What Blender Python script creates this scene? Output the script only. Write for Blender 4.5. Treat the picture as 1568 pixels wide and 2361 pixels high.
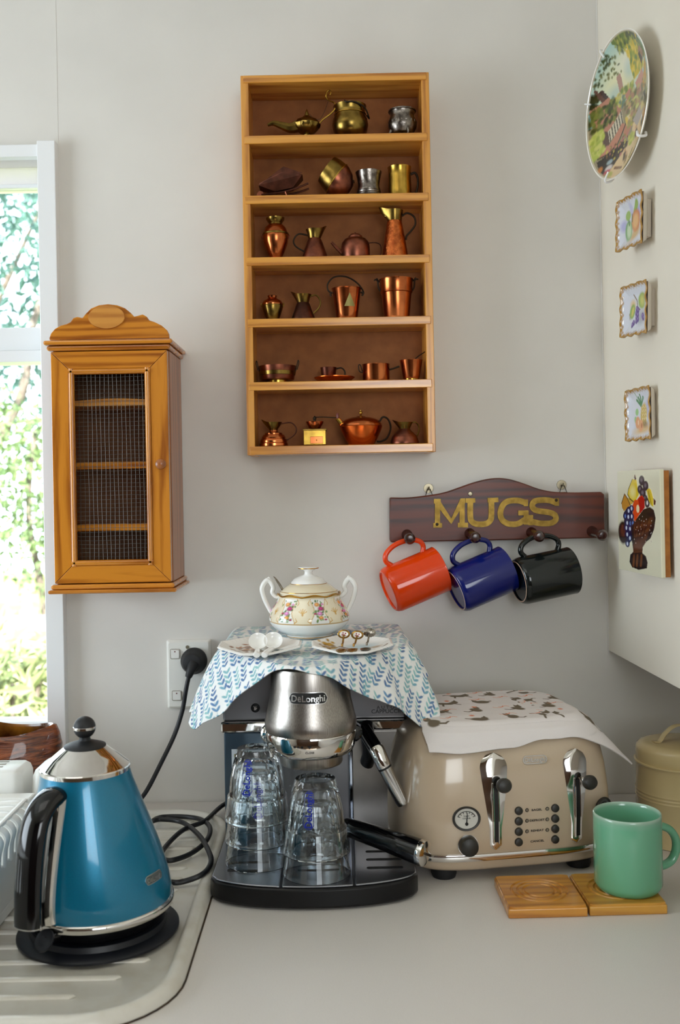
import bpy, bmesh, math, random
import numpy as np
from mathutils import Vector, Matrix, noise
random.seed(7); np.random.seed(7)
for _o in list(bpy.data.objects): bpy.data.objects.remove(_o)
SC = bpy.context.scene; COL = SC.collection
PI = math.pi
# ---------------------------------------------------------------- camera
# world: counter top is z=0, back wall is y=0, room is on the -y side, x to the right
F, D, H, ROLL, PX, PY = 2322.0, 1.746, 0.538, 0.0185, 784.0, 1125.0
cam = bpy.data.cameras.new('camera'); camo = bpy.data.objects.new('camera', cam); COL.objects.link(camo)
camo.location = (0, -D, H); camo.rotation_euler = (PI/2, ROLL, 0)
cam.sensor_fit = 'AUTO'; cam.sensor_width = 36.0; cam.lens = F/2361*36
cam.shift_y = -(1180.5-PY)/2361; cam.clip_start = .02; cam.clip_end = 200
cam.dof.use_dof = True; cam.dof.focus_distance = 1.5; cam.dof.aperture_fstop = 5.5
SC.camera = camo
# ---------------------------------------------------------------- daylight
w = bpy.data.worlds.new('sky'); SC.world = w; w.use_nodes = True
bg = w.node_tree.nodes['Background']; bg.inputs[0].default_value = (.80, .91, 1.0, 1); bg.inputs[1].default_value = 5.6
def area(name, loc, rot, sx, sy, power, col, portal=False):
    l = bpy.data.lights.new(name, 'AREA'); l.shape = 'RECTANGLE'; l.size = sx; l.size_y = sy
    l.energy = power; l.color = col
    o = bpy.data.objects.new(name, l); COL.objects.link(o); o.location = loc; o.rotation_euler = rot
    if portal: l.cycles.is_portal = True
    return o
area('portal_sink_window', (-.93, .16, .63), (-PI/2, 0, 0), .86, 1.02, 1, (1, 1, 1), True)
area('daylight_side_window', (-2.17, -1.0, .62), (0, -PI/2, 0), 1.1, 1.1, 16, (.82, .925, 1.0))
area('added_ceiling_fill', (-.75, -1.25, 1.612), (0, 0, 0), 1.0, .8, 3, (1.0, .97, .92))  # added fill light from above; no ceiling lamp is in view
area('daylight_rear_window', (.50, -3.55, .85), (PI/2, 0, 0), 1.0, 1.0, 9, (1.0, .93, .82))
sun = bpy.data.lights.new('sun', 'SUN'); sun.energy = 30; sun.angle = .01; sun.color = (1, .95, .85)
suno = bpy.data.objects.new('sun', sun); COL.objects.link(suno); suno.rotation_euler = (math.radians(38), math.radians(18), 0)
vs = SC.view_settings; vs.view_transform = 'Standard'; vs.look = 'None'; vs.exposure = -.06; vs.gamma = 1; vs.use_curve_mapping = False
cy = SC.cycles
cy.max_bounces = 14; cy.transmission_bounces = 14; cy.glossy_bounces = 6; cy.diffuse_bounces = 5; cy.transparent_max_bounces = 16
cy.caustics_reflective = False; cy.caustics_refractive = True; cy.sample_clamp_indirect = 6; cy.blur_glossy = .6
cy.use_denoising = True
# ---------------------------------------------------------------- measuring: a pixel of the photograph to a place in the room
CR, SR = math.cos(ROLL), math.sin(ROLL)
def uv(px, py):
    dx, dy = px-PX, py-PY
    return (dx*CR-dy*SR)/F, (dx*SR+dy*CR)/F
def at(px, py, c):                      # on the plane c metres in front of the back wall
    u, v = uv(px, py); d = D-c
    return Vector((u*d, -c, H-v*d))
def onz(px, py, z):                     # on the level z
    u, v = uv(px, py); d = (H-z)/v
    return Vector((u*d, d-D, z))
# ---------------------------------------------------------------- colours, materials
def lin(c):
    return tuple(((x/255)/12.92 if x/255 <= .04045 else ((x/255+.055)/1.055)**2.4) for x in c)
MATS = {}
def _new(name):
    m = bpy.data.materials.new(name); m.use_nodes = True; MATS[name] = m
    nt = m.node_tree; return m, nt, nt.nodes['Principled BSDF']
def nd(nt, t, **kw):
    n = nt.nodes.new(t)
    for k, v in kw.items(): setattr(n, k, v)
    return n
def coords(nt, scale=(1, 1, 1)):
    tc = nd(nt, 'ShaderNodeTexCoord'); mp = nd(nt, 'ShaderNodeMapping'); mp.inputs['Scale'].default_value = scale
    nt.links.new(tc.outputs['Object'], mp.inputs[0]); return mp.outputs[0]
def noise_n(nt, vec, scale, detail=3, rough=.5, dist=0):
    n = nd(nt, 'ShaderNodeTexNoise'); n.inputs['Scale'].default_value = scale; n.inputs['Detail'].default_value = detail
    n.inputs['Roughness'].default_value = rough; n.inputs['Distortion'].default_value = dist
    nt.links.new(vec, n.inputs['Vector']); return n.outputs['Fac']
def bump_n(nt, b, fac, strength, dist=.001):
    n = nd(nt, 'ShaderNodeBump'); n.inputs['Strength'].default_value = strength; n.inputs['Distance'].default_value = dist
    nt.links.new(fac, n.inputs['Height']); nt.links.new(n.outputs[0], b.inputs['Normal'])
def mixc(nt, fac, a, b, lo=.35, hi=.65):
    r = nd(nt, 'ShaderNodeValToRGB'); r.color_ramp.elements[0].position = lo; r.color_ramp.elements[1].position = hi
    r.color_ramp.elements[0].color = (*a, 1); r.color_ramp.elements[1].color = (*b, 1)
    nt.links.new(fac, r.inputs[0]); return r.outputs[0]
def mat(name, col, rough=.5, metal=0, var=None, vs=30, bump=0, bs=400, coat=0, trans=0, ior=1.46, spec=.5, stretch=(1, 1, 1), lo=.35, hi=.65, aniso=0, sheen=0, sss=0):
    m, nt, b = _new(name)
    b.inputs['Base Color'].default_value = (*lin(col), 1); b.inputs['Roughness'].default_value = rough
    b.inputs['Metallic'].default_value = metal; b.inputs['Coat Weight'].default_value = coat; b.inputs['Coat Roughness'].default_value = .06
    b.inputs['Transmission Weight'].default_value = trans; b.inputs['IOR'].default_value = ior
    b.inputs['Specular IOR Level'].default_value = spec; b.inputs['Anisotropic'].default_value = aniso
    b.inputs['Sheen Weight'].default_value = sheen
    if sss: b.inputs['Subsurface Weight'].default_value = sss; b.inputs['Subsurface Radius'].default_value = (.01, .01, .008); b.inputs['Subsurface Scale'].default_value = .4
    v = coords(nt, stretch)
    if var:
        f = noise_n(nt, v, vs, 4); nt.links.new(mixc(nt, f, lin(var), lin(col), lo, hi), b.inputs['Base Color'])
    if bump: bump_n(nt, b, noise_n(nt, v, bs, 4), bump)
    return m
def wood(name, base, dark, axis='Z', scale=1.0, rough=.34, coat=.35, knots=0, red=None):
    m, nt, b = _new(name)
    st = {'X': (.07, 1, 1), 'Y': (1, .07, 1), 'Z': (1, 1, .07)}[axis]
    v = coords(nt, st)
    f1 = noise_n(nt, v, 55*scale, 5, .55, 1.2)
    f2 = noise_n(nt, v, 420*scale, 3, .6)
    wv = nd(nt, 'ShaderNodeTexWave'); wv.wave_type = 'RINGS'; wv.rings_direction = axis if axis != 'Z' else 'Z'
    wv.inputs['Scale'].default_value = 26*scale; wv.inputs['Distortion'].default_value = 9; wv.inputs['Detail'].default_value = 3; wv.inputs['Detail Scale'].default_value = 1.2
    nt.links.new(v, wv.inputs[0])
    a = nd(nt, 'ShaderNodeMath', operation='MULTIPLY_ADD'); nt.links.new(wv.outputs['Fac'], a.inputs[0]); a.inputs[1].default_value = .42
    nt.links.new(f1, a.inputs[2])
    a2 = nd(nt, 'ShaderNodeMath', operation='MULTIPLY_ADD'); nt.links.new(f2, a2.inputs[0]); a2.inputs[1].default_value = .25; nt.links.new(a.outputs[0], a2.inputs[2])
    r = nd(nt, 'ShaderNodeValToRGB'); e = r.color_ramp.elements
    e[0].position = .52; e[0].color = (*lin(dark), 1); e[1].position = .98; e[1].color = (*lin(base), 1)
    mid = e.new(.72); mid.color = (*lin([(x*.45+y*.55) for x, y in zip(dark, base)]), 1)
    nt.links.new(a2.outputs[0], r.inputs[0]); nt.links.new(r.outputs[0], b.inputs['Base Color'])
    b.inputs['Roughness'].default_value = rough; b.inputs['Coat Weight'].default_value = coat; b.inputs['Coat Roughness'].default_value = .18
    bump_n(nt, b, a2.outputs[0], .12, .0006)
    return m
def printed(name, rough=.5, coat=0, bump=0, bs=900, trans=0, spec=.5):
    m, nt, b = _new(name)
    at_ = nd(nt, 'ShaderNodeAttribute'); at_.attribute_name = 'Col'; nt.links.new(at_.outputs['Color'], b.inputs['Base Color'])
    b.inputs['Roughness'].default_value = rough; b.inputs['Coat Weight'].default_value = coat; b.inputs['Coat Roughness'].default_value = .05; b.inputs['Specular IOR Level'].default_value = spec
    if bump: bump_n(nt, b, noise_n(nt, coords(nt), bs, 3), bump, .0008)
    return m
# ---------------------------------------------------------------- mesh building
class MB:
    def __init__(s): s.v = []; s.f = []
    def add(s, vs_, fs, M=None):
        n = len(s.v)
        s.v += [tuple(M @ Vector(p)) if M is not None else tuple(p) for p in vs_]
        s.f += [tuple(i+n for i in f) for f in fs]; return s
    def box(s, x0, x1, y0, y1, z0, z1, M=None):
        vs_ = [(x, y, z) for z in (z0, z1) for y in (y0, y1) for x in (x0, x1)]
        return s.add(vs_, [(0, 2, 3, 1), (4, 5, 7, 6), (0, 1, 5, 4), (2, 6, 7, 3), (0, 4, 6, 2), (1, 3, 7, 5)], M)
    def loft(s, rings, caps=True, closed=True, M=None):
        n = len(rings[0]); vs_ = [p for r in rings for p in r]; fs = []
        for j in range(len(rings)-1):
            for i in range(n if closed else n-1):
                k = (i+1) % n
                fs.append((j*n+i, j*n+k, (j+1)*n+k, (j+1)*n+i))
        if caps:
            fs.append(tuple(range(n-1, -1, -1))); m = (len(rings)-1)*n; fs.append(tuple(range(m, m+n)))
        return s.add(vs_, fs, M)
    def lathe(s, prof, n=32, M=None, lobes=0, lobe=0, mod=None):
        """prof: (r, z) pairs; r = 0 closes the end"""
        vs_, fs, idx = [], [], []
        for r, z in prof:
            if r <= 1e-9: idx.append([len(vs_)]); vs_.append((0, 0, z)); continue
            row = []
            for i in range(n):
                a = 2*PI*i/n; rr = r*(1+lobe*math.cos(lobes*a)) if lobes else r; zz = z
                p = (rr*math.cos(a), rr*math.sin(a), zz)
                if mod: p = mod(p, r, a)
                row.append(len(vs_)); vs_.append(p)
            idx.append(row)
        for a, b in zip(idx, idx[1:]):
            for i in range(n):
                k = (i+1) % n
                if len(a) == 1 and len(b) == 1: continue
                if len(a) == 1: fs.append((a[0], b[k], b[i]))
                elif len(b) == 1: fs.append((a[i], a[k], b[0]))
                else: fs.append((a[i], a[k], b[k], b[i]))
        return s.add(vs_, fs, M)
    def tube(s, pts, r, n=10, caps=True, closed=False, M=None, flat=1.0, up=None):
        P = [Vector(p) for p in pts]; N = len(P); R = r if isinstance(r, (list, tuple)) else [r]*N
        T = []
        for i in range(N):
            a = P[i-1] if (i > 0 or closed) else P[i]; b = P[(i+1) % N] if (i < N-1 or closed) else P[i]
            T.append((b-a).normalized())
        ref = Vector(up) if up else (Vector((0, 0, 1)) if abs(T[0].z) < .9 else Vector((1, 0, 0)))
        nrm = (ref-T[0]*ref.dot(T[0])).normalized(); rings = []
        for i in range(N):
            nrm = (nrm-T[i]*nrm.dot(T[i])).normalized(); bn = T[i].cross(nrm)
            rings.append([P[i]+nrm*(R[i]*math.cos(2*PI*k/n))+bn*(R[i]*flat*math.sin(2*PI*k/n)) for k in range(n)])
        if closed:
            rings.append(rings[0]); return s.loft(rings, False, True, M)
        return s.loft(rings, caps, True, M)
    def prism(s, out, y0, y1, M=None):      # outline in (x, z), extruded along y
        n = len(out); vs_ = [(x, y0, z) for x, z in out]+[(x, y1, z) for x, z in out]
        fs = [tuple(range(n)), tuple(range(2*n-1, n-1, -1))]+[(i, n+i, n+(i+1) % n, (i+1) % n) for i in range(n)]
        return s.add(vs_, fs, M)
    def slab(s, out, z0, z1, M=None):       # outline in (x, y), extruded along z
        n = len(out); vs_ = [(x, y, z0) for x, y in out]+[(x, y, z1) for x, y in out]
        fs = [tuple(range(n-1, -1, -1)), tuple(range(n, 2*n))]+[(i, (i+1) % n, n+(i+1) % n, n+i) for i in range(n)]
        return s.add(vs_, fs, M)
    def disc(s, c, r, h, n=20, M=None):     # short cylinder facing -y
        vs_ = [(c[0]+r*math.cos(2*PI*i/n), y, c[2]+r*math.sin(2*PI*i/n)) for y in (c[1], c[1]-h) for i in range(n)]
        return s.add(vs_, [tuple(range(n-1, -1, -1)), tuple(range(n, 2*n))]+[(i, (i+1) % n, n+(i+1) % n, n+i) for i in range(n)], M)
    def ball(s, c, r, n=16, sc=(1, 1, 1), M=None):
        prof = [(r*math.sin(PI*i/(n//2)), -r*math.cos(PI*i/(n//2))) for i in range(n//2+1)]
        prof[0] = (0, -r); prof[-1] = (0, r)
        T = Matrix.Translation(c) @ Matrix.Diagonal((*sc, 1))
        return s.lathe(prof, n, (M @ T) if M is not None else T)
    def build(s, name, m, parent=None, smooth=38, bevel=0, loc=None, rot=None, seg=2, fix=True):
        me = bpy.data.meshes.new(name); me.from_pydata(s.v, [], s.f)
        if fix:
            bm = bmesh.new(); bm.from_mesh(me); bmesh.ops.recalc_face_normals(bm, faces=bm.faces); bm.to_mesh(me); bm.free()
        return link(name, me, m, parent, smooth, bevel, loc, rot, seg)
def link(name, me, m, parent=None, smooth=38, bevel=0, loc=None, rot=None, seg=2):
    if smooth:
        me.polygons.foreach_set('use_smooth', [True]*len(me.polygons)); me.set_sharp_from_angle(angle=math.radians(smooth))
    if m is not None: me.materials.append(MATS[m] if isinstance(m, str) else m)
    o = bpy.data.objects.new(name, me); COL.objects.link(o)
    if parent: o.parent = parent
    if loc is not None: o.location = loc
    if rot is not None: o.rotation_euler = rot
    if bevel:
        b = o.modifiers.new('bevel', 'BEVEL'); b.width = bevel; b.segments = seg; b.limit_method = 'ANGLE'; b.angle_limit = math.radians(40)
    return o
def thing(name, label, cat, loc=(0, 0, 0), rz=0, group=None, rot=None):
    o = bpy.data.objects.new(name, None); COL.objects.link(o); o.empty_display_size = .02
    o.location = loc; o.rotation_euler = rot if rot is not None else (0, 0, rz); tag(o, label, cat, group); return o
def tag(o, label, cat, group=None, kind=None):
    o['label'] = label; o['category'] = cat
    if group: o['group'] = group
    if kind: o['kind'] = kind
    return o
def struct(o): o['kind'] = 'structure'; return o
def copy_tree(o, parent=None):
    c = o.copy(); COL.objects.link(c); c.parent = parent
    for ch in list(o.children): copy_tree(ch, c)
    return c
def spline(pts, k=8, closed=False):
    P = [Vector(p) for p in pts]; n = len(P); out = []
    for i in range(n if closed else n-1):
        a = P[i-1] if (i > 0 or closed) else P[0]*2-P[1]
        b, c = P[i], P[(i+1) % n]; d = P[(i+2) % n] if (i+2 < n or closed) else P[-1]*2-P[-2]
        for j in range(k):
            t = j/k
            out.append(.5*((2*b)+(c-a)*t+(2*a-5*b+4*c-d)*t*t+(3*b-a-3*c+d)*t**3))
    if not closed: out.append(P[-1])
    return out
def rrect(x0, x1, y0, y1, r, n=6):
    out = []
    for cx, cy_, a0 in ((x1-r, y1-r, 0), (x0+r, y1-r, PI/2), (x0+r, y0+r, PI), (x1-r, y0+r, 1.5*PI)):
        for i in range(n+1):
            a = a0+PI/2*i/n; out.append((cx+r*math.cos(a), cy_+r*math.sin(a)))
    return out
def text_geo(body, size, extrude=0, offset=0, sx=1.0):
    cu = bpy.data.curves.new('t', 'FONT'); cu.body = body; cu.size = size; cu.extrude = extrude; cu.offset = offset
    cu.align_x = 'CENTER'; cu.align_y = 'CENTER'; cu.resolution_u = 3
    ob = bpy.data.objects.new('t', cu); COL.objects.link(ob); bpy.context.view_layer.update()
    me = bpy.data.meshes.new_from_object(ob.evaluated_get(bpy.context.evaluated_depsgraph_get()))
    vs_ = [(v.co.x*sx, v.co.y, v.co.z) for v in me.vertices]; fs = [tuple(p.vertices) for p in me.polygons]
    bpy.data.objects.remove(ob); bpy.data.curves.remove(cu); bpy.data.meshes.remove(me); return vs_, fs
def logo_geo(size, extrude, offset, sx):      # the maker's lettering with the bar over the e
    vs_, fs = text_geo('DeLonghi', size, extrude, offset, sx); ext = lambda b: (lambda X: max(X)-min(X))([v[0] for v in text_geo(b, size, 0, offset, sx)[0]])
    x0 = min(v[0] for v in vs_); a, b = ext('D'), ext('De'); ec = x0+(a+b)/2+size*.015; hw, y0 = size*.15*sx, max(v[1] for v in vs_)-size*.10; n = len(vs_)
    z1 = max(v[2] for v in vs_); vs_ = vs_+[(ec-hw, y0-size*.13, z1), (ec+hw, y0-size*.13, z1), (ec+hw, y0-size*.05, z1), (ec-hw, y0-size*.05, z1)]; return vs_, fs+[(n, n+1, n+2, n+3)]
# facing: local x = right, local y(text) = up, local z = out of a wall that faces -y
FACE = Matrix(((1, 0, 0, 0), (0, 0, -1, 0), (0, 1, 0, 0), (0, 0, 0, 1)))
def grid_mesh(name, P):                     # P: (nv, nu, 3) array of points
    nv, nu = P.shape[:2]; me = bpy.data.meshes.new(name)
    me.vertices.add(nu*nv); me.vertices.foreach_set('co', P.reshape(-1).astype(np.float32))
    i = (np.arange(nv-1)[:, None]*nu+np.arange(nu-1)[None, :]).reshape(-1)
    q = np.stack([i, i+1, i+nu+1, i+nu], 1).astype(np.int32); n = len(q)
    me.loops.add(n*4); me.loops.foreach_set('vertex_index', q.reshape(-1))
    me.polygons.add(n); me.polygons.foreach_set('loop_start', np.arange(0, n*4, 4, dtype=np.int32))
    try: me.polygons.foreach_set('loop_total', np.full(n, 4, dtype=np.int32))
    except Exception: pass
    me.update(); me.validate(); return me
def set_col(me, rgb):
    a = me.color_attributes.new('Col', 'FLOAT_COLOR', 'POINT')
    d = np.ones((len(rgb), 4), np.float32); d[:, :3] = rgb; a.data.foreach_set('color', d.reshape(-1))
class Canvas:                               # flat print: colours at the points (U, V)
    def __init__(s, U, V, base):
        s.U = np.asarray(U, float).reshape(-1); s.V = np.asarray(V, float).reshape(-1); s.c = np.tile(np.array(lin(base)), (len(s.U), 1))
    def _m(s, x0, x1, y0, y1): return np.nonzero((s.U >= x0) & (s.U <= x1) & (s.V >= y0) & (s.V <= y1))[0]
    def _put(s, i, a, col): s.c[i] = s.c[i]*(1-a[:, None])+np.array(lin(col))*a[:, None]
    def ell(s, cx, cy_, rx, ry, col, rot=0, soft=.15, a=1.0):
        R = max(rx, ry)*1.3; i = s._m(cx-R, cx+R, cy_-R, cy_+R)
        if not len(i): return
        dx, dy = s.U[i]-cx, s.V[i]-cy_; c, n = math.cos(rot), math.sin(rot)
        q = np.sqrt(((dx*c+dy*n)/rx)**2+((-dx*n+dy*c)/ry)**2)
        s._put(i, a*np.clip((1+soft-q)/(2*soft), 0, 1), col)
    def poly(s, pts, col, a=1.0):
        xs, ys = [p[0] for p in pts], [p[1] for p in pts]; i = s._m(min(xs), max(xs), min(ys), max(ys))
        if not len(i): return
        x, y = s.U[i], s.V[i]; ins = np.zeros(len(i), bool)
        for (ax, ay), (bx, by) in zip(pts, pts[1:]+pts[:1]):
            if ay == by: continue
            t = ((ay > y) != (by > y)) & (x < (bx-ax)*(y-ay)/(by-ay)+ax); ins ^= t
        s._put(i[ins], np.full(ins.sum(), a), col)
    def line(s, pts, wd, col, a=1.0):
        for (ax, ay), (bx, by) in zip(pts, pts[1:]):
            i = s._m(min(ax, bx)-wd, max(ax, bx)+wd, min(ay, by)-wd, max(ay, by)+wd)
            if not len(i): continue
            x, y = s.U[i]-ax, s.V[i]-ay; ex, ey = bx-ax, by-ay; L = ex*ex+ey*ey+1e-12
            t = np.clip((x*ex+y*ey)/L, 0, 1); d = np.hypot(x-t*ex, y-t*ey)
            s._put(i, a*np.clip((wd*1.25-d)/(wd*.5), 0, 1), col)
    def mottle(s, sc_, amt, col, mask=None):
        f = np.array([noise.noise((u*sc_, v*sc_, 3.1)) for u, v in zip(s.U, s.V)]); s._put(np.arange(len(f)), np.clip(f*amt, 0, 1), col)
# ---------------------------------------------------------------- materials
mat('wall_paint', (224, 221, 215), .62, var=(219, 216, 210), vs=6, bump=.06, bs=260)
mat('panel_paint', (232, 226, 212), .55, var=(228, 221, 206), vs=5, bump=.05, bs=240)
mat('rear_wall_dark', (92, 62, 40), .4, var=(70, 46, 28), vs=8)  # for the unseen rear wall, toned dark to lower fill and reflections
mat('gloss_white', (236, 238, 240), .3, bump=.04, bs=120)
mat('worktop_laminate', (221, 216, 211), .38, var=(212, 206, 200), vs=900, lo=.3, hi=.6, bump=.05, bs=1500)
mat('drainer_enamel', (216, 212, 202), .28, var=(204, 197, 182), vs=26, lo=.25, hi=.5, bump=.03, bs=300)
mat('floor_vinyl', (112, 92, 72), .45, var=(92, 74, 56), vs=10)
mat('chrome', (225, 222, 218), .07, 1)
mat('chrome_soft', (205, 204, 202), .2, 1)
mat('steel_brushed', (176, 170, 164), .3, 1, var=(140, 134, 128), vs=60, stretch=(22, 22, .15), bump=.05, bs=160, lo=.3, hi=.7)
mat('steel_sheet', (150, 146, 142), .36, 1, var=(132, 127, 122), vs=14, bump=.03, bs=500)
mat('black_plastic', (12, 12, 14), .34, bump=.03, bs=900, spec=.35)
mat('black_gloss', (7, 7, 9), .08, coat=.25)
mat('black_rubber', (26, 27, 30), .55)
mat('white_plastic', (238, 238, 234), .32, sss=.0)
mat('glass', (250, 254, 255), .01, trans=1, ior=1.47)
mat('porcelain', (245, 243, 238), .12, coat=.4)
mat('gold', (205, 152, 62), .22, 1)
mat('steel_screw', (150, 140, 118), .35, 1)
# thin window glass: mostly clear, a little mirror
def thin_glass(name):
    m, nt, b = _new(name); nt.nodes.remove(b)
    out = nt.nodes['Material Output']; t = nd(nt, 'ShaderNodeBsdfTransparent'); g = nd(nt, 'ShaderNodeBsdfGlossy'); g.inputs['Roughness'].default_value = .02
    fr = nd(nt, 'ShaderNodeFresnel'); fr.inputs[0].default_value = 1.3; mx = nd(nt, 'ShaderNodeMixShader')
    nt.links.new(fr.outputs[0], mx.inputs[0]); nt.links.new(t.outputs[0], mx.inputs[1]); nt.links.new(g.outputs[0], mx.inputs[2]); nt.links.new(mx.outputs[0], out.inputs[0])
thin_glass('window_glass')
# ---------------------------------------------------------------- room shell
CEIL, FLOOR = 1.62, -.9
WX0, WX1, WZ0, WZ1 = -1.36, -.505, .118, 1.122       # window opening in the back wall
def wall_with_hole(name, m, a0, a1, z0, z1, holes, f):
    """a wall in (a, z) with one rectangular hole; f maps (a, z, t) to a point, t = 0 inner face, 1 outer face"""
    h0, h1, k0, k1 = holes; mb = MB()
    for (p0, p1, q0, q1) in ((a0, h0, z0, z1), (h1, a1, z0, z1), (h0, h1, z0, k0), (h0, h1, k1, z1)):
        vs_ = [f(a, z, t) for t in (0, 1) for z in (q0, q1) for a in (p0, p1)]
        mb.add(vs_, [(0, 1, 3, 2), (4, 6, 7, 5), (0, 4, 5, 1), (2, 3, 7, 6), (0, 2, 6, 4), (1, 5, 7, 3)])
    return struct(mb.build(name, m, smooth=0))
wall_with_hole('wall_back', 'wall_paint', -2.3, 1.2, FLOOR, CEIL, (WX0, WX1, WZ0, WZ1), lambda a, z, t: (a, .11*t, z))
wall_with_hole('wall_left', 'wall_paint', -3.7, 0, FLOOR, CEIL, (-1.57, -.43, .05, 1.19), lambda a, z, t: (-2.2-.1*t, a, z))
wall_with_hole('wall_front', 'rear_wall_dark', -2.3, 1.2, FLOOR, CEIL, (-.02, 1.02, .33, 1.37), lambda a, z, t: (a, -3.6-.1*t, z))
struct(MB().box(1.1, 1.2, -3.7, 0, FLOOR, CEIL).build('wall_side', 'wall_paint', smooth=0))
struct(MB().box(-2.3, 1.2, -3.7, .1, FLOOR-.1, FLOOR).build('floor', 'floor_vinyl', smooth=0))
struct(MB().box(-2.3, 1.2, -3.7, .1, CEIL, CEIL+.1).build('ceiling', 'wall_paint', smooth=0))
RX, RK, RZ = .461, .03, .247                          # right wall: x at the corner, toe, lower edge
def rx(c): return RX+RK*c
mb = MB(); mb.slab([(rx(0), 0), (rx(1.25), -1.25), (1.12, -1.25), (1.12, 0)], RZ, CEIL)
struct(mb.build('wall_right', 'panel_paint', smooth=0, bevel=.0015))
# sheet joints: a hair-line cover strip above the window, paper tape in the corner
struct(MB().box(at(127, 0, 0).x-.0012, at(127, 0, 0).x+.0012, -.0004, .002, WZ1+.02, CEIL).build('trim_1', 'wall_paint', smooth=0))
mb = MB(); mb.tube([(RX-.0008, -.0012, RZ-.006), (RX-.0008, -.0012, CEIL)], .0013, 6)
struct(mb.build('trim_2', 'wall_paint'))
# ---------------------------------------------------------------- window
win = bpy.data.objects.new('window_1', None); COL.objects.link(win); win.location = (WX1, 0, WZ0); struct(win)
ox, oz = WX1, WZ0
def wbox(name, x0, x1, c0, c1, z0, z1, m='gloss_white', bevel=.0012):
    return MB().box(x0-ox, x1-ox, -c1, -c0, z0-oz, z1-oz).build(name, m, win, smooth=0, bevel=bevel)
wbox('architrave', -.509, -.478, -.006, .020, -.02, 1.143)             # vertical casing on the right
wbox('architrave', WX0-.03, -.509, -.006, .014, 1.118, 1.139)           # head casing
wbox('architrave', WX0-.03, WX0, -.006, .02, -.02, 1.118)
wbox('jamb', -.512, -.5055, -.10, .0, WZ0, WZ1); wbox('jamb', WX0, WX0+.012, -.10, .0, WZ0, WZ1)
wbox('window_sill', WX0, -.509, -.115, .028, WZ0-.03, WZ0+.006)
zt0, zt1 = at(60, 838, -.055).z, at(60, 757, -.055).z
wbox('transom', WX0+.01, -.511, -.085, -.045, zt0+.022, zt1)
wbox('transom', WX0+.01, -.511, -.085, -.030, zt0, zt0+.020)
zb = at(60, 1660, -.055).z
wbox('sash_rail', WX0+.01, -.511, -.085, -.04, WZ0+.004, zb)
wbox('sash_rail', WX0+.01, -.511, -.085, -.05, at(60, 437, -.06).z, at(60, 428, -.06).z)
m_, nt_, b_ = _new('blind_cloth'); b_.inputs['Base Color'].default_value = (.9, .88, .87, 1); tr_ = nd(nt_, 'ShaderNodeBsdfTranslucent'); tr_.inputs[0].default_value = (.9, .86, .86, 1); mx_ = nd(nt_, 'ShaderNodeMixShader'); mx_.inputs[0].default_value = .6
nt_.links.new(b_.outputs[0], mx_.inputs[1]); nt_.links.new(tr_.outputs[0], mx_.inputs[2]); nt_.links.new(mx_.outputs[0], nt_.nodes['Material Output'].inputs[0])
wbox('roller_blind', WX0+.012, -.512, -.058, -.0575, at(60, 430, -.055).z, WZ1, 'blind_cloth', 0)
wbox('pane', WX0+.01, -.511, -.068, -.065, zb-.004, zt0+.01, 'window_glass', 0)
wbox('pane', WX0+.01, -.511, -.068, -.065, zt1-.01, WZ1, 'window_glass', 0)
# ---------------------------------------------------------------- kitchen counter and sink drainer
t = thing('kitchen_counter', 'cream speckled laminate kitchen worktop running along the wall', 'counter', (-.53, -.4, FLOOR))
mb = MB(); mb.box(-1.62, 1.6, -.40, .398, .9-.035, .9); mb.build('worktop', 'worktop_laminate', t, smooth=0, bevel=.004)
MB().box(-1.62, 1.6, -.34, .39, 0, .9-.035).build('base_panel', 'gloss_white', t, smooth=0)
DX1, DC0, DC1, DRAD = -.181, .077, .745, .105
t = thing('sink_drainer', 'cream enamel sink drainer with raised ribs and rolled rim', 'drainer', (-.6, -.41, 0))
def dr(off, z):
    return [(x+.6, y+.41, z) for x, y in rrect(-1.32+off, DX1-off, -DC1+off, -DC0-off, max(DRAD-off, .01), 10)]
mb = MB(); prof = [(-.001, .0003), (-.0005, .005), (.0015, .0095), (.004, .0128), (.009, .0140), (.0135, .0135), (.0170, .0115), (.0190, .0070), (.0205, .0035), (.0225, .0025)]
mb.loft([dr(o, z) for o, z in prof], caps=False); n = len(dr(0, 0)); mb.f.append(tuple(range((len(prof)-1)*n, len(prof)*n)))
mb.build('drainer_tray', 'drainer_enamel', t, smooth=40)
mat('sealant', (70, 52, 34), .8, var=(36, 26, 18), vs=80)
mb = MB(); mb.tube(dr(-.0016, .0004), .0013, 6, closed=True); mb.build('sealant_line', 'sealant', t)
def rib_mesh(L):
    mb = MB(); rows = []
    for k in range(9):
        a = PI*k/8; w = .0058*math.cos(a); h = .0028*math.sin(a)+.0022
        rows.append([(-L+.006, w, h), (0, w, h)]+[(.0062*math.sin(b)*abs(math.sin(a))**.5, w*math.cos(b), h-(.0032*math.sin(a))*(1-math.cos(b))) for b in (PI/6, PI/3, PI/2.05)])
    return mb.loft(rows, caps=False, closed=False)
for k in range(16):
    c = .118+k*.0398; xe = -.232
    if c > .60: xe -= (c-.60)*.55+((c-.60)*2.6)**2*.6
    if c < .16: xe -= .02
    if c > DC1-.04: continue
    rib_mesh(1.32+xe-.07).build('rib', 'drainer_enamel', t, smooth=60, loc=(xe+.6, .41-c, 0))
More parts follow.
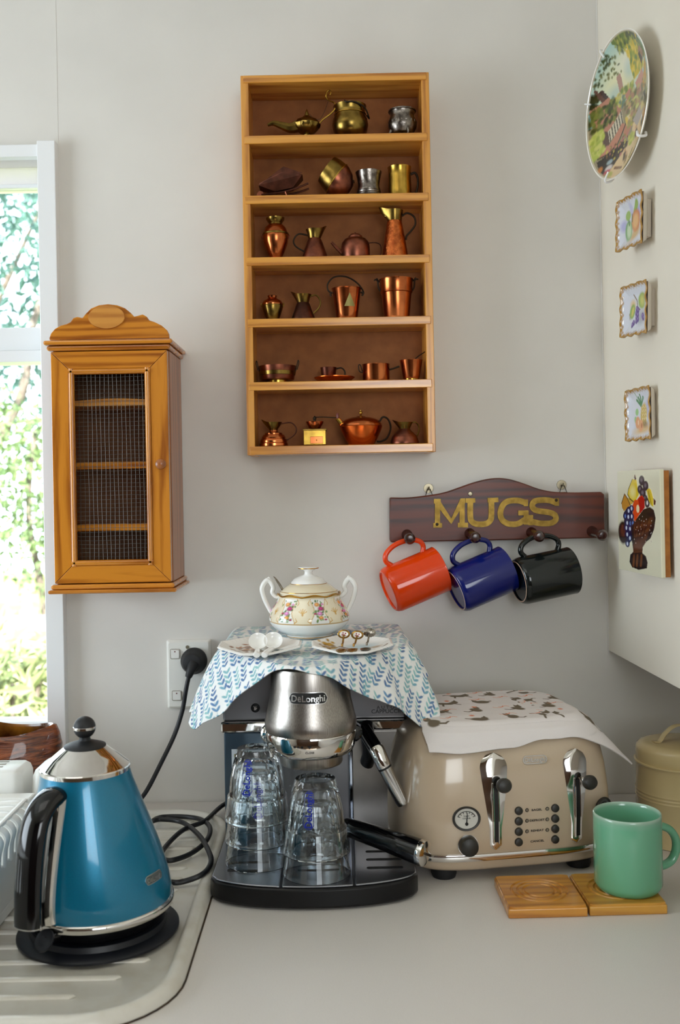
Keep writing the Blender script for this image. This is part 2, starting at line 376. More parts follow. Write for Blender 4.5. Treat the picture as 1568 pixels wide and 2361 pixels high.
# ---------------------------------------------------------------- garden beyond the window
mat('bark', (122, 112, 104), .85, var=(84, 74, 66), vs=12)
mat('weatherboard', (196, 186, 176), .7)
mat('lawn', (150, 165, 95), .9, var=(104, 128, 62), vs=3)
def leafmat(name, c1, c2):
    m, nt, b = _new(name); f = noise_n(nt, coords(nt), 2.2, 2)
    nt.links.new(mixc(nt, f, lin(c1), lin(c2)), b.inputs['Base Color']); b.inputs['Roughness'].default_value = .5
    tr = nd(nt, 'ShaderNodeBsdfTranslucent'); tr.inputs[0].default_value = (*lin(c2), 1); mx = nd(nt, 'ShaderNodeMixShader'); mx.inputs[0].default_value = .3
    out = nt.nodes['Material Output']; nt.links.new(b.outputs[0], mx.inputs[1]); nt.links.new(tr.outputs[0], mx.inputs[2]); nt.links.new(mx.outputs[0], out.inputs[0])
leafmat('leaf_gum', (34, 66, 70), (86, 122, 110)); leafmat('leaf_green', (56, 82, 54), (128, 148, 100)); leafmat('leaf_broad', (84, 104, 70), (170, 176, 130))
struct(MB().box(-12, 8, .6, 24, -1.9, -1.5).build('ground', 'lawn', smooth=0))
def leaves(n, centers, size, asp, droop=0):
    mb = MB(); C = [Vector(c) for c, r in centers]; R = [r for c, r in centers]; wts = [r**2 for r in R]
    for _ in range(n):
        k = random.choices(range(len(C)), wts)[0]
        d = Vector((random.gauss(0, 1), random.gauss(0, 1), random.gauss(0, 1))).normalized()*R[k]*random.random()**.4
        p = C[k]+d; L = size*random.uniform(.6, 1.3); W = L*asp
        ax = Vector((random.gauss(0, 1), random.gauss(0, 1), random.gauss(-droop, .8))).normalized(); s = ax.orthogonal().normalized()
        s = (Matrix.Rotation(random.uniform(0, 6.3), 3, ax) @ s)*W; up = ax.cross(s).normalized()*W*.35
        mb.add([p, p+ax*L*.45+s*.5+up, p+ax*L, p+ax*L*.45-s*.5+up], [(0, 1, 2), (0, 2, 3)])
    return mb
def tree(label, x, y, base, h, blobs, n, leaf, size, asp, trunk=.09, branches=()):
    t = thing('garden_tree', label, 'tree', (x, y, base), group='trees beyond the fence')
    mb = MB(); mb.tube(spline([(0, 0, 0), (.08, .02, h*.35), (-.05, .0, h*.7), (.02, 0, h)], 6), [trunk*(1-.035*i) for i in range(19)], 8)
    mb.build('trunk', 'bark', t)
    for br in branches:
        b = MB(); P = spline(br, 5); b.tube(P, [trunk*.55*(1-.75*i/len(P)) for i in range(len(P))], 7); b.build('branch', 'bark', t)
    o = leaves(n, blobs, size, asp, .8).build('crown', leaf, t, smooth=0, fix=False); o['kind'] = 'stuff'
tree('tall pale gum tree with drooping blue green leaves', -3.6, 8.2, -1.5, 5.5, [((-.5, 0, 4.1), .9), ((.6, -.3, 4.9), .9), ((.1, .2, 3.2), .7), ((1.4, 0, 3.9), .9), ((-1.5, 0, 3.6), .9), ((.9, .2, 2.9), .6)], 4200, 'leaf_gum', .12, .30, .11,
     [[(0, 0, 2.2), (.5, -.1, 3.0), (.7, -.1, 3.9), (1.3, 0, 4.6)], [(0, 0, 2.8), (-.6, 0, 3.5), (-1.2, .1, 4.2)]])
tree('second gum tree with forked grey branches', -5.2, 11.0, -1.5, 7, [((0, 0, 5.6), 1.2), ((1.4, 0, 6.3), 1.1), ((-1.4, 0, 5.2), 1.2), ((.8, 0, 4.2), .9), ((2.1, 0, 4.9), .9)], 2600, 'leaf_gum', .22, .32, .13,
     [[(0, 0, 3.2), (.7, 0, 4.1), (1.5, 0, 5.7)], [(0, 0, 4.0), (-.9, 0, 5.0), (-1.5, 0, 6.0)]])
tree('bushy bright green tree rising over the paling fence', -2.75, 7.3, -1.5, 2.6, [((0, 0, 2.2), .62), ((.55, 0, 2.7), .5), ((-.5, 0, 2.6), .55), ((.1, 0, 1.6), .5), ((.9, 0, 1.9), .4)], 2600, 'leaf_green', .09, .5, .05)
fn = thing('garden_fence', 'weathered horizontal slat fence across the garden', 'fence', (-3.2, 5.9, -1.5))
for k in range(7):
    MB().box(-3.2, 3.6, -.012, .012, .10+k*.15, .10+k*.15+.11).build('slat', 'weatherboard', fn, smooth=0)
for x in (-2.4, -.8, .8, 2.4): MB().box(x-.05, x+.05, .012, .10, 0, 1.15).build('post', 'weatherboard', fn, smooth=0)
def shrub(label, x, y, h, n, size, asp, leaf):
    t = thing('garden_shrub', label, 'shrub', (x, y, -1.5), group='shrubs below the window')
    mb = MB()
    for k in range(5):
        a = k*1.3; mb.tube(spline([(0, 0, 0), (.06*math.cos(a), .06*math.sin(a), h*.5), (.16*math.cos(a), .16*math.sin(a), h*.85)], 4), .012, 6)
    mb.build('stem', 'bark', t)
    o = leaves(n, [((0, 0, h*.55), h*.33), ((.12, .05, h*.8), h*.26), ((-.14, 0, h*.75), h*.25)], size, asp).build('foliage', leaf, t, smooth=0, fix=False); o['kind'] = 'stuff'
shrub('broad leaved shrub nearest the window with long pale leaves', -1.62, 3.1, 1.35, 900, .15, .30, 'leaf_broad')
shrub('low shrub with small leaves beside the broad leaved one', -2.35, 4.1, 1.15, 1100, .09, .42, 'leaf_green')
shrub('rounded green shrub in front of the slat fence', -2.6, 5.0, 1.2, 800, .15, .42, 'leaf_broad')
shrub('olive shrub at the far end of the fence', -1.4, 5.1, 1.3, 700, .15, .42, 'leaf_green')
# ---------------------------------------------------------------- display shelf on the wall
wood('pine_z', (216, 150, 58), (170, 104, 30), 'Z'); wood('pine_x', (220, 154, 62), (172, 104, 30), 'X', rough=.22, coat=.6)
mat('hardboard', (156, 96, 48), .7, var=(138, 82, 38), vs=40, bump=.05)
SHX, SHW, SHD = .0037, .1557, .083
FL = [.584, .485, .383, .2815, .177, .071]           # shelf floors above the eye
ZB = H+.0566
t = thing('display_shelf', 'tall honey pine display shelf holding copper and brass miniatures', 'shelf', (SHX, 0, ZB))
for s in (-1, 1):
    mb = MB(); x = s*(SHW-.0065); mb.box(x-.0065, x+.0065, -SHD, 0, 0, .684-.0566); mb.build('side_panel', 'pine_z', t, smooth=0, bevel=.001)
def board(name, z0, z1, x=SHW-.0045): MB().box(-x, x, -SHD-.0015, -.006, z0+H-ZB, z1+H-ZB).build(name, 'pine_x', t, smooth=0, bevel=.001)
board('top_board', .671, .6835)
for z in FL[:-1]: board('shelf_board', z-.0137, z)
board('bottom_board', .0572, .071)
MB().box(-SHW+.010, SHW-.010, -.006, -.002, .004, .684-.0566-.004).build('back_panel', 'hardboard', t, smooth=0)
# ---------------------------------------------------------------- copper, brass and silver miniatures
mat('copper', (212, 124, 72), .2, 1, var=(168, 90, 50), vs=30)
mat('copper_dull', (150, 88, 66), .34, 1, var=(104, 62, 50), vs=60)
mat('copper_orange', (232, 118, 52), .24, 1, var=(206, 92, 36), vs=30)
mat('copper_hammered', (212, 118, 62), .24, 1, var=(160, 80, 42), vs=120, bump=.9, bs=260)
mat('copper_brown', (96, 58, 46), .4, 1, var=(66, 42, 34), vs=60)
mat('brass', (148, 122, 60), .26, 1, var=(100, 78, 36), vs=50)
mat('brass_bright', (196, 158, 70), .22, 1, var=(164, 128, 54), vs=60)
mat('silver_dull', (150, 142, 134), .28, 1, var=(88, 80, 74), vs=120, bump=.5, bs=200)
mat('iron_dark', (58, 50, 42), .45, 1)
mat('red_wood', (104, 34, 24), .35, coat=.3)
mat('verdigris_tag', (150, 140, 84), .5, .6)
K = .0002235                                          # metres for one pixel of the enlargements the heights were read from
GRP = 'metal miniatures in the pine display shelf'
def mini(name, label, zx, row, cat, c=.058, up=0):
    px = 540+zx*480/1568; py = [309, 448, 590, 732, 878, 1026][row]
    t = thing(name, label, cat, (at(px, py, c).x, -c, H+FL[row]+.0002+up), group=GRP); t.scale = (1, 1, (1.17, 1.15, 1.09, 1.08, 1.06, 1.02)[row]); return t
def mm(*p): return [(r*.001, z*.001) for r, z in p]
def wallp(prof, th=1.2):                              # an open vessel: outside up, inside down
    o = mm(*prof); i = [(max(r-th*.001, .0006), z) for r, z in reversed(o)]; i[-1] = (i[-1][0], o[0][1]+.0015)
    return [(0, o[0][1])]+o+i+[(0, o[0][1]+.0015)]
def lathe(name, prof, m, parent, n=28, M=None, **kw): return MB().lathe(prof, n, M, **kw).build(name, m, parent)
def tubeo(name, pts, r, m, parent, k=7, n=8, **kw): 
    P = spline([tuple(.001*x for x in p) for p in pts], k)
    if isinstance(r, tuple): r = [(r[0]+(r[1]-r[0])*i/(len(P)-1))*.001 for i in range(len(P))]
    else: r = r*.001
    return MB().tube(P, r, n, **kw).build(name, m, parent)
def rim_spout(a0, amt, zlift, z0):                    # pull a flared rim out to a lip
    def f(p, r, a):
        k = max(0, math.cos(a-a0))**6
        if p[2] < z0: return p
        q = (p[2]-z0)/max(1e-6, zlift) if zlift else 1
        return (p[0]*(1+amt*k), p[1]*(1+amt*k*.3), p[2]+k*abs(zlift)*.35)
    return f
def jug(t, base, mid, neck_r, neck_z, rim_r, h, body, rim, lip, hx, hz0, hz1, hm, grooves=False, hr=1.3):
    """lip = -1 spout to the left, 1 to the right; handle on the other side out to hx"""
    z1 = neck_z
    pr = [(base*.94, 0), (base, 1), (base, 3)]+[(base+(mid-base)*k/3, 3+(z1*.5-3)*k/3) for k in (1, 2)]+[(mid, z1*.5), (neck_r*1.25, z1*.86), (neck_r, z1)]
    if grooves: pr = [(base*.94, 0), (base, 1), (base, 5), (base*.93, 6), (base*.95, 8), (base*.9, 12), (base*.82, 13), (base*.84, 15), (base*.74, 19), (base*.62, 20), (base*.62, 22), (neck_r*1.05, z1*.88), (neck_r, z1)]
    lathe('body', [(0, 0)]+mm(*pr)+[(0, z1*.001-.002)], body, t)
    a0 = PI if lip < 0 else 0
    rr_ = rim_r*.86; pr2 = mm((neck_r*1.03, z1-1), (neck_r*1.1, z1+1), (rr_*.8, z1+(h-z1)*.5), (rr_, h), (rr_-1.2, h), (rr_*.7, z1+(h-z1)*.5), (neck_r*.8, z1))
    MB().lathe(pr2, 28, mod=rim_spout(a0, .42, (h-z1)*.001*1.2, (z1+2)*.001)).build('rim', rim, t)
    s = -lip
    tubeo('handle', [(s*neck_r*.9, 0, hz1), (s*hx*.75, 0, hz1+3), (s*hx, 0, hz1-6), (s*hx*.92, 0, (hz0+hz1)/2-3), (s*(base*.75), 0, hz0)], hr, hm, t)
# --- top row
t = mini('oil_lamp', 'brass genie style oil lamp with long spout on the top shelf', 550, 0, 'lamp'); t.scale = (1, 1, 1.06)
lathe('body', mm((0, 0), (7, 0), (7.5, 2), (4, 5), (5, 8), (14, 12), (21, 19), (22, 24), (18, 30), (10, 34), (6, 35.5), (0, 36)), 'brass', t, 40, lobes=10, lobe=.05)
tubeo('spout', [(-15, 0, 22), (-28, -1, 19), (-42, -1, 23), (-56, -1, 27), (-66, -1, 24)], (10, 2.2), 'brass', t)
lathe('lid', mm((8.5, 34.5), (7, 36.5), (4, 38), (3.2, 42), (1.2, 47), (0, 49)), 'brass', t, 20)
tubeo('handle', [(19, 0, 24), (27, 0, 32), (40, 0, 41), (48, 0, 50), (46, 0, 58), (37, 0, 62), (33, 0, 68), (34, 0, 75), (38, 0, 78), (41, 0, 75), (39, 0, 70)], 1.3, 'brass_bright', t)
tubeo('chain', [(4, 0, 41), (12, 0, 34), (22, 0, 33), (30, 0, 45), (36, 0, 60)], .35, 'iron_dark', t, n=5)
t = mini('cauldron', 'round brass cauldron with folded bail handle on the top shelf', 875, 0, 'pot', .050)
lathe('body', wallp([(10, 2), (20, 4), (28, 12), (30.5, 22), (29, 30), (25.5, 37), (26, 42), (28, 49)]), 'brass', t, 40)
MB().tube([(.0265*math.cos(a), .0265*math.sin(a), .037) for a in np.linspace(0, 2*PI, 33)[:-1]], .0008, 6, closed=True).build('neck_band', 'brass_bright', t)
tubeo('bail_handle', [(28, 0, 36), (32, -6, 30), (24, -18, 42), (6, -29, 47), (-6, -28, 47), (-9, -26, 50)], 1.2, 'iron_dark', t)
for a in (-2.2, -.9, 1.57): tubeo('foot', [(18*math.cos(a), 18*math.sin(a), 6), (20*math.cos(a), 20*math.sin(a), 0)], 2, 'brass', t, k=2)
t = mini('footed_bowl', 'small tarnished silver footed bowl on the top shelf', 1268, 0, 'bowl')
lathe('body', wallp([(9, 4), (18, 6), (23.5, 14), (24.5, 21), (21, 29), (20, 32), (22, 38)]), 'silver_dull', t, 36)
MB().tube([(.0222*math.cos(a), .0222*math.sin(a), .038) for a in np.linspace(0, 2*PI, 33)[:-1]], .0014, 6, closed=True).build('rim', 'silver_dull', t)
for a in (-1.2, -2.9, 1.1): tubeo('foot', [(19*math.cos(a), 19*math.sin(a), 12), (22*math.cos(a), 22*math.sin(a), 5), (20*math.cos(a), 20*math.sin(a), 0)], (2.2, 1.3), 'silver_dull', t, k=4)
for a in np.linspace(-2.4, -.6, 6): lathe('boss', mm((0, 0), (2.6, .5), (1.8, 2), (0, 2.6)), 'silver_dull', t, 8, Matrix.Translation((.0228*math.cos(a), .0228*math.sin(a), .021)) @ Matrix.Rotation(a, 4, 'Z') @ Matrix.Rotation(PI/2, 4, 'Y'))
# --- second row
t = mini('wheelbarrow', 'dark copper wheelbarrow on the second shelf', 360, 1, 'wheelbarrow')
Mb = Matrix.Translation((.002, 0, .024)) @ Matrix.Rotation(math.radians(-6), 4, 'Y')
def tray(x0, x1, y, z): return [(x0*.001, -y*.001, z*.001), (x1*.001, -y*.001, z*.001), (x1*.001, y*.001, z*.001), (x0*.001, y*.001, z*.001)]
mb = MB(); mb.loft([[(x*.001, y*.001, z*.001) for x, y, z in r] for r in ([(-14, -9, -13), (16, -9, -11), (16, 9, -11), (-14, 9, -13)], [(-40, -17, -3), (34, -17, 4), (34, 17, 4), (-40, 17, -3)], [(-38, -17.5, 0), (4, -17.5, 12), (34, -17.5, 3), (33, 17.5, 3)][:3]+[(-38, 17.5, 0)])], False, True, Mb)
mb.add([(x*.001, y*.001, z*.001) for y in (-17.4, 17.4) for x, z in ((-40, -3), (4, 19), (34, 6))], [(0, 1, 2), (5, 4, 3)], Mb); mb.build('tray', 'copper_brown', t, smooth=0)
for s in (-1, 1):
    tubeo('handle', [(-34, s*6, 6), (0, s*10, 8), (26, s*13, 13), (45, s*15, 19)], 1.5, 'copper_brown', t, k=3)
    tubeo('leg', [(6, s*11, 9), (10, s*12, 0.6)], 1.2, 'copper_dull', t, k=2)
MB().lathe(mm((0, -1.4), (6, -1.4), (6.6, 0), (6, 1.4), (0, 1.4)), 20, Matrix.Translation((-.036, 0, .0066)) @ Matrix.Rotation(PI/2, 4, 'X')).build('wheel', 'copper_dull', t)
t = mini('coal_scuttle', 'brass and copper pot tipped on its side on the second shelf', 765, 1, 'pot')
Ms = Matrix.Translation((.004, 0, .0265)) @ Matrix.Rotation(math.radians(-48), 4, 'Y')
lathe('body', mm((0, -26), (12, -24), (22, -14), (26, -3), (26.5, 2), (0, 2)), 'copper_dull', t, 36, Ms)
lathe('collar', mm((26.6, 1), (27, 2.5), (26, 4), (25, 14), (23, 24), (21.8, 24), (24, 8), (0, 6)), 'brass', t, 36, Ms)
MB().tube([tuple(Ms @ Vector((.0268*math.cos(a), .0268*math.sin(a), .002))) for a in np.linspace(0, 2*PI, 33)[:-1]], .0009, 6, closed=True).build('seam_ring', 'brass_bright', t)
tubeo('handle', [(24, -4, 24), (30, -4, 25), (31, 0, 22)], 1, 'iron_dark', t, k=3); tubeo('hook', [(-4, -3, 49), (0, -3, 53), (2, -3, 52)], 1, 'iron_dark', t, k=3)
t = mini('beaker', 'waisted silver beaker with ribbed foot on the second shelf', 1015, 1, 'cup')
lathe('body', wallp([(20, 0), (21, 2), (20.2, 3.5), (20.8, 5), (20, 6.5), (20.4, 8), (19.4, 9.5), (19.6, 11), (18.4, 14), (18, 18), (19, 26), (22, 37)]), 'silver_dull', t, 36)
t = mini('tankard', 'plain brass tankard at the end of the second shelf', 1248, 1, 'tankard')
lathe('body', wallp([(20.5, 0), (20, 1), (19.6, 10), (19, 30), (19.4, 41), (20.2, 43)]), 'brass_bright', t, 36)
tubeo('handle', [(18, 0, 33), (26, 0, 35), (30.5, 0, 27), (30, 0, 15), (26, 0, 5), (19, 0, 6)], 1.9, 'iron_dark', t)
# --- third row
t = mini('urn_vase', 'copper vase with brass rim and waist band on the third shelf', 315, 2, 'vase')
lathe('body', mm((0, 0), (11, 0), (12, 2), (10, 4), (15, 14), (20, 26), (21.5, 36), (21, 41), (17, 50), (11.5, 55), (0, 55)), 'copper', t, 36)
lathe('rim', mm((11, 54), (11, 57), (15, 62), (15.5, 65), (14, 65.5), (10, 58), (0, 57)), 'brass', t, 32)
lathe('band', mm((20.9, 38), (22.2, 39), (22.2, 41), (20.6, 42)), 'brass', t, 36)
for s in (-1, 1): tubeo('handle', [(s*20, 0, 41), (s*23.5, 0, 38), (s*22, 0, 33)], 1.2, 'copper_dull', t, k=3)
t = mini('milk_jug', 'copper jug with wide brass lip facing right on the third shelf', 608, 2, 'jug')
jug(t, 22, 17, 10, 33, 17, 46, 'copper_dull', 'brass', 1, 35, 12, 37, 'iron_dark')
t = mini('mini_kettle', 'small plain copper kettle with straight spout on the third shelf', 915, 2, 'kettle')
lathe('body', mm((0, 0), (23.5, 0), (24, 2), (24, 16), (23, 24), (18, 30), (12, 32), (11.5, 35), (10, 36), (0, 36.5)), 'copper_dull', t, 36)
lathe('lid', mm((0, 36), (9, 36), (8, 38), (3, 39), (2, 40), (0, 41)), 'copper_dull', t, 20)
tubeo('spout', [(-22, 0, 9), (-30, 0, 16), (-40, 0, 26)], (3.4, 2.2), 'copper_dull', t, k=4)
tubeo('handle', [(20, 0, 24), (34, 0, 24.5), (42, 0, 20), (42, 0, 8), (38, 0, 2.4)], .9, 'copper_brown', t)
t = mini('pitcher', 'tall hammered copper pitcher with brass lip on the third shelf', 1212, 2, 'jug')
lathe('body', mm((0, 0), (22, 0), (22, 2), (19, 20), (15.5, 40), (12, 58), (0, 58)), 'copper_hammered', t, 36)
MB().lathe(mm((12.4, 57), (12.6, 59), (13, 64), (15, 73), (13.6, 73), (11, 60)), 30, mod=rim_spout(PI, .75, .016, .06)).build('lip', 'brass', t)
tubeo('handle', [(11, 0, 64), (22, 0, 69), (33, 0, 63), (35, 0, 52), (28, 0, 42), (20, 0, 34), (18.5, 0, 28)], 1.6, 'iron_dark', t)
# --- fourth row
t = mini('ginger_jar', 'little copper and brass urn on the fourth shelf', 290, 3, 'vase')
lathe('body', mm((0, 0), (10, 0), (10.5, 2), (14, 10), (18, 22), (17.6, 25), (0, 25)), 'brass', t, 30)
lathe('shoulder', mm((17.8, 24.5), (18, 26), (15, 31), (9, 34), (7, 36), (8, 39), (6, 40), (0, 40)), 'copper', t, 30)
for s in (-1, 1): tubeo('handle', [(s*16, -2, 27), (s*19.5, -2, 26), (s*18, -2, 22)], 1, 'brass', t, k=3)
t = mini('cream_jug', 'dark copper jug with lip facing left on the fourth shelf', 520, 3, 'jug')
jug(t, 20, 15.5, 9.5, 28, 17, 40, 'copper_brown', 'brass', -1, 29, 9, 36, 'brass')
t = mini('copper_pail', 'polished copper pail with raised bail and triangular tag', 850, 3, 'bucket')
lathe('body', wallp([(17, 0), (17.5, 1), (24, 46), (25.4, 48)]), 'copper', t, 40)
tubeo('bail_handle', [(27, -3, 37), (28, -3, 43), (18, -3, 56), (0, -3, 66), (-20, -3, 66), (-31, -3, 56), (-31, -3, 46), (-25, -3, 41)], 1.3, 'iron_dark', t)
for k, s in enumerate((-1, 1)): tubeo('ear', [(s*24, -3, 42), (s*27, -3, 40), (s*26, -3, 36)], 1.6, 'iron_dark', t, k=3)
mb = MB(); rows = []
for k in range(7):
    z = 18+20*k/6; hw_ = 9.2*(1-k/6)+.15; R_ = 17.5+.1446*z+.45; rows.append([(.001*R_*math.sin((5+q*hw_)/R_), -.001*R_*math.cos((5+q*hw_)/R_), .001*z) for q in (-1, -.5, 0, .5, 1)])
mb.loft(rows, caps=False, closed=False)
mb.build('triangle_tag', 'verdigris_tag', t, smooth=0)
t = mini('copper_bucket', 'larger copper bucket with hooked iron ears on the fourth shelf', 1225, 3, 'bucket', .052)
lathe('body', wallp([(21, 0), (22, 1), (21.5, 3), (25.4, 40), (27, 41), (27, 43), (27.6, 60), (28.6, 62)]), 'copper', t, 40)
for s in (-1, 1):
    tubeo('ear', [(s*27, -2, 44), (s*30, -2, 50), (s*31, -2, 60), (s*33, -2, 64)], 1.5, 'iron_dark', t, k=4)
    tubeo('hook', [(s*29, -3, 58), (s*35, -3, 62), (s*37, -3, 60)], 1.1, 'iron_dark', t, k=3)
tubeo('bail_handle', [(31, 0, 62), (24, 14, 60), (0, 26, 59), (-24, 14, 60), (-31, 0, 62)], 1, 'iron_dark', t)
# --- fifth row
t = mini('banded_tub', 'low copper tub with brass bands and wire handles', 328, 4, 'bowl', .048)
lathe('body', wallp([(17, 5), (27, 6), (28, 8), (31.5, 28)]), 'copper_dull', t, 40)
lathe('foot', mm((0, 0), (16.5, 0), (16.5, 5.5), (0, 5.5)), 'brass_bright', t, 32)
lathe('band', mm((29.0, 13), (30, 13.5), (31, 19), (30, 19.5)), 'brass', t, 40)
for s in (-1, 1): tubeo('handle', [(s*30, -1, 18), (s*33, -1, 30), (s*35, -1, 37), (s*36, -1, 33), (s*33, -1, 22)], .8, 'iron_dark', t)
t = mini('saucer', 'orange copper saucer under the little cup', 755, 4, 'saucer', .047)
lathe('dish', mm((0, 0), (20, 0), (26, 1.5), (34.5, 8), (34.5, 9), (33, 8.6), (24, 3), (0, 2.4)), 'copper_orange', t, 44)
t = mini('demitasse', 'small dull copper cup with iron handle on a saucer', 712, 4, 'cup', .047, up=.0028)
lathe('body', wallp([(10.5, 0), (11, 1), (13.6, 21), (14, 22)]), 'copper_dull', t, 30)
tubeo('handle', [(13, 0, 20), (22, 0, 21), (27.5, 0, 15), (26, 0, 6), (19, 0, 2), (11, 0, 3)], 1.3, 'iron_dark', t)
t = mini('saucepan', 'straight sided copper saucepan with loop and bar handles', 1070, 4, 'pan')
lathe('body', wallp([(22, 0), (22.6, 1), (22.6, 26), (23.2, 27)]), 'copper', t, 40)
tubeo('loop_handle', [(-22, 0, 14), (-28, 0, 17), (-29, 0, 26), (-26, 0, 26), (-23, 0, 16)], .9, 'iron_dark', t)
tubeo('bar_handle', [(22, -2, 18), (30, -3, 20), (39, -4, 23)], 1.4, 'iron_dark', t, k=3)
t = mini('measuring_pot', 'tapered copper measure with slanting stick handle', 1335, 4, 'pan')
lathe('body', wallp([(13.4, 3), (13.8, 4), (19, 31), (19.6, 32.5)]), 'copper', t, 36)
lathe('foot', mm((0, 0), (13, 0), (13.4, 3.4), (0, 3.4)), 'brass_bright', t, 28)
tubeo('stick_handle', [(0, -14, 28), (12, -8, 38), (26, -3, 46.5)], .9, 'iron_dark', t, k=3)
# --- sixth row
t = mini('squat_jug', 'ringed copper jug with lip facing left on the bottom shelf', 298, 5, 'jug')
jug(t, 24, 20, 7, 28, 17, 40, 'copper', 'brass', -1, 38, 8, 36, 'copper_brown', True, 1.1)
t = mini('coffee_grinder', 'tiny brass coffee grinder with copper hopper and crank', 610, 5, 'grinder')
MB().box(-.0185, .0185, -.0185, .0185, .001, .025).build('body', 'brass_bright', t, smooth=0, bevel=.0008)
MB().box(-.020, .020, -.020, .020, .0245, .027).build('top_plate', 'brass', t, smooth=0, bevel=.0006)
dw = MB().box(-.0075, .0135, -.0205, -.018, .003, .0145).build('drawer', 'copper', t, smooth=0, bevel=.0005)
MB().ball((.003, -.0215, .0085), .0012, 10).build('knob', 'brass_bright', dw)
lathe('hopper', wallp([(4, 27), (9, 28), (14.6, 38), (15, 40)]), 'copper', t, 30)
lathe('post', mm((0, 36), (1.8, 36), (2, 43), (3, 44), (3, 46), (1.5, 48), (0, 50)), 'iron_dark', t, 14)
cr = tubeo('crank', [(0, 0, 47), (14, -3, 47), (38, -7, 45)], .8, 'iron_dark', t, k=3)
MB().lathe(mm((0, 0), (2.2, 0), (2.6, 4), (2, 8), (0, 9)), 12, Matrix.Translation((.0385, -.0072, .044))).build('crank_knob', 'red_wood', cr)
t = mini('mini_teapot', 'bright copper teapot with brass knob and spout tip', 958, 5, 'teapot', .046)
lathe('body', mm((0, 0), (20, 0), (22, 1.5), (28, 12), (34, 25), (36, 31), (34.5, 33), (0, 33)), 'copper_orange', t, 44)
lathe('lid', mm((35.6, 32), (35, 35), (31.5, 40), (25, 43.6), (16, 46), (8, 47), (7, 48), (0, 48.5)), 'copper', t, 44)
lathe('knob', mm((0, 48), (2.6, 48), (1.4, 50.5), (3, 53), (3, 55), (1.5, 57), (1.6, 58), (0, 59)), 'brass_bright', t, 16)
sp = tubeo('spout', [(-28, -3, 24), (-31, -3, 32), (-36, -3, 41), (-40, -3, 46)], (5, 3.2), 'copper_orange', t, k=4)
tubeo('spout_tip', [(-31, -3.5, 34), (-36, -3.5, 40), (-40, -3.5, 45)], (3.8, 3.4), 'brass_bright', sp, k=3)
tubeo('handle', [(30, 0, 36), (37, 0, 46), (46, 0, 42), (50, 0, 28), (44, 0, 12), (34, 0, 6), (26, 0, 6)], 1.6, 'iron_dark', t)
t = mini('sauce_jug', 'dull rounded copper jug at the end of the bottom shelf', 1285, 5, 'jug')
jug(t, 24, 21, 9, 26, 17, 36, 'copper_dull', 'brass', -1, 24.5, 7, 33, 'brass')
# ---------------------------------------------------------------- spice cabinet with a wire door
wood('oak_z', (206, 132, 38), (150, 82, 14), 'Z', .9, .26, .5); wood('oak_x', (206, 132, 38), (146, 78, 14), 'X', .9, .26, .5)
wood('oak_side', (166, 98, 44), (122, 66, 26), 'Z', .8); wood('oak_pale', (206, 142, 62), (176, 110, 40), 'X', .7)
mat('cabinet_inside', (112, 76, 48), .75, var=(96, 62, 38), vs=25)
mat('wire_zinc', (112, 110, 106), .4, .9)
CC = .137
cl, cr_, ct, cb = -.4595, -.2715, H+.2266, H-.1458
cx = (cl+cr_)/2
t = thing('spice_cabinet', 'small wooden wall cabinet with wire mesh door and scalloped crest', 'cabinet', (cx, 0, cb))
hw = (cr_-cl)/2; hh = ct-cb
for s in (-1, 1): MB().box(s*hw-.010*(s > 0), s*hw+.010*(s < 0), -CC+.017, -.004, 0, hh).build('side_panel', 'oak_side', t, smooth=0, bevel=.0008)
MB().box(-hw+.01, hw-.01, -.012, -.004, 0, hh).build('back_panel', 'cabinet_inside', t, smooth=0)
MB().box(-hw+.01, hw-.01, -CC+.017, -.004, 0, .006).build('bottom_panel', 'cabinet_inside', t, smooth=0)
MB().box(-hw+.01, hw-.01, -CC+.017, -.004, hh-.006, hh).build('top_panel', 'cabinet_inside', t, smooth=0)
for k, py in enumerate((929, 1073, 1216)):
    z = at(255, py, CC-.03).z-cb
    mb = MB()
    if k == 0:
        top = [(x, z+.004+.003*math.sin((x+.06)/.12*PI)) for x in np.linspace(hw-.01, -hw+.01, 14)]
        mb.prism([(-hw+.01, z-.005), (hw-.01, z-.005)]+[(float(a), float(b)) for a, b in top], -CC+.028, -.012)
    else: mb.box(-hw+.01, hw-.01, -CC+.028, -.012, z-.0055, z+.0055)
    mb.build('inner_shelf', 'oak_pale' if k == 0 else 'oak_x', t, smooth=0)
# door: four mitred rails with a bead inside and a wire grid
S, B = .0275, .0095
door = bpy.data.objects.new('door', None); COL.objects.link(door); door.parent = t
def mitre(pts, m, n): MB().prism(pts, -CC, -CC+.015).build(n, m, door, smooth=0, bevel=.0006)
g = .0004; z0, z1 = .001, hh-.001; x0, x1 = -hw+.001, hw-.001
mitre([(x0, z0+g), (x0+S, z0+S+g), (x0+S, z1-S-g), (x0, z1-g)], 'oak_z', 'stile')
mitre([(x1, z0+g), (x1, z1-g), (x1-S, z1-S-g), (x1-S, z0+S+g)], 'oak_z', 'stile')
mitre([(x0+g, z1), (x0+S+g, z1-S), (x1-S-g, z1-S), (x1-g, z1)], 'oak_x', 'rail')
mitre([(x0+g, z0), (x1-g, z0), (x1-S-g, z0+S), (x0+S+g, z0+S)], 'oak_x', 'rail')
bx0, bx1, bz0, bz1 = x0+S, x1-S, z0+S, z1-S
def bead(a, b, m):
    ax, az = a; bx_, bz_ = b; h = B/2
    MB().tube([(ax, -CC+.0015, az), (bx_, -CC+.0015, bz_)], h, 10).build('bead', m, door)
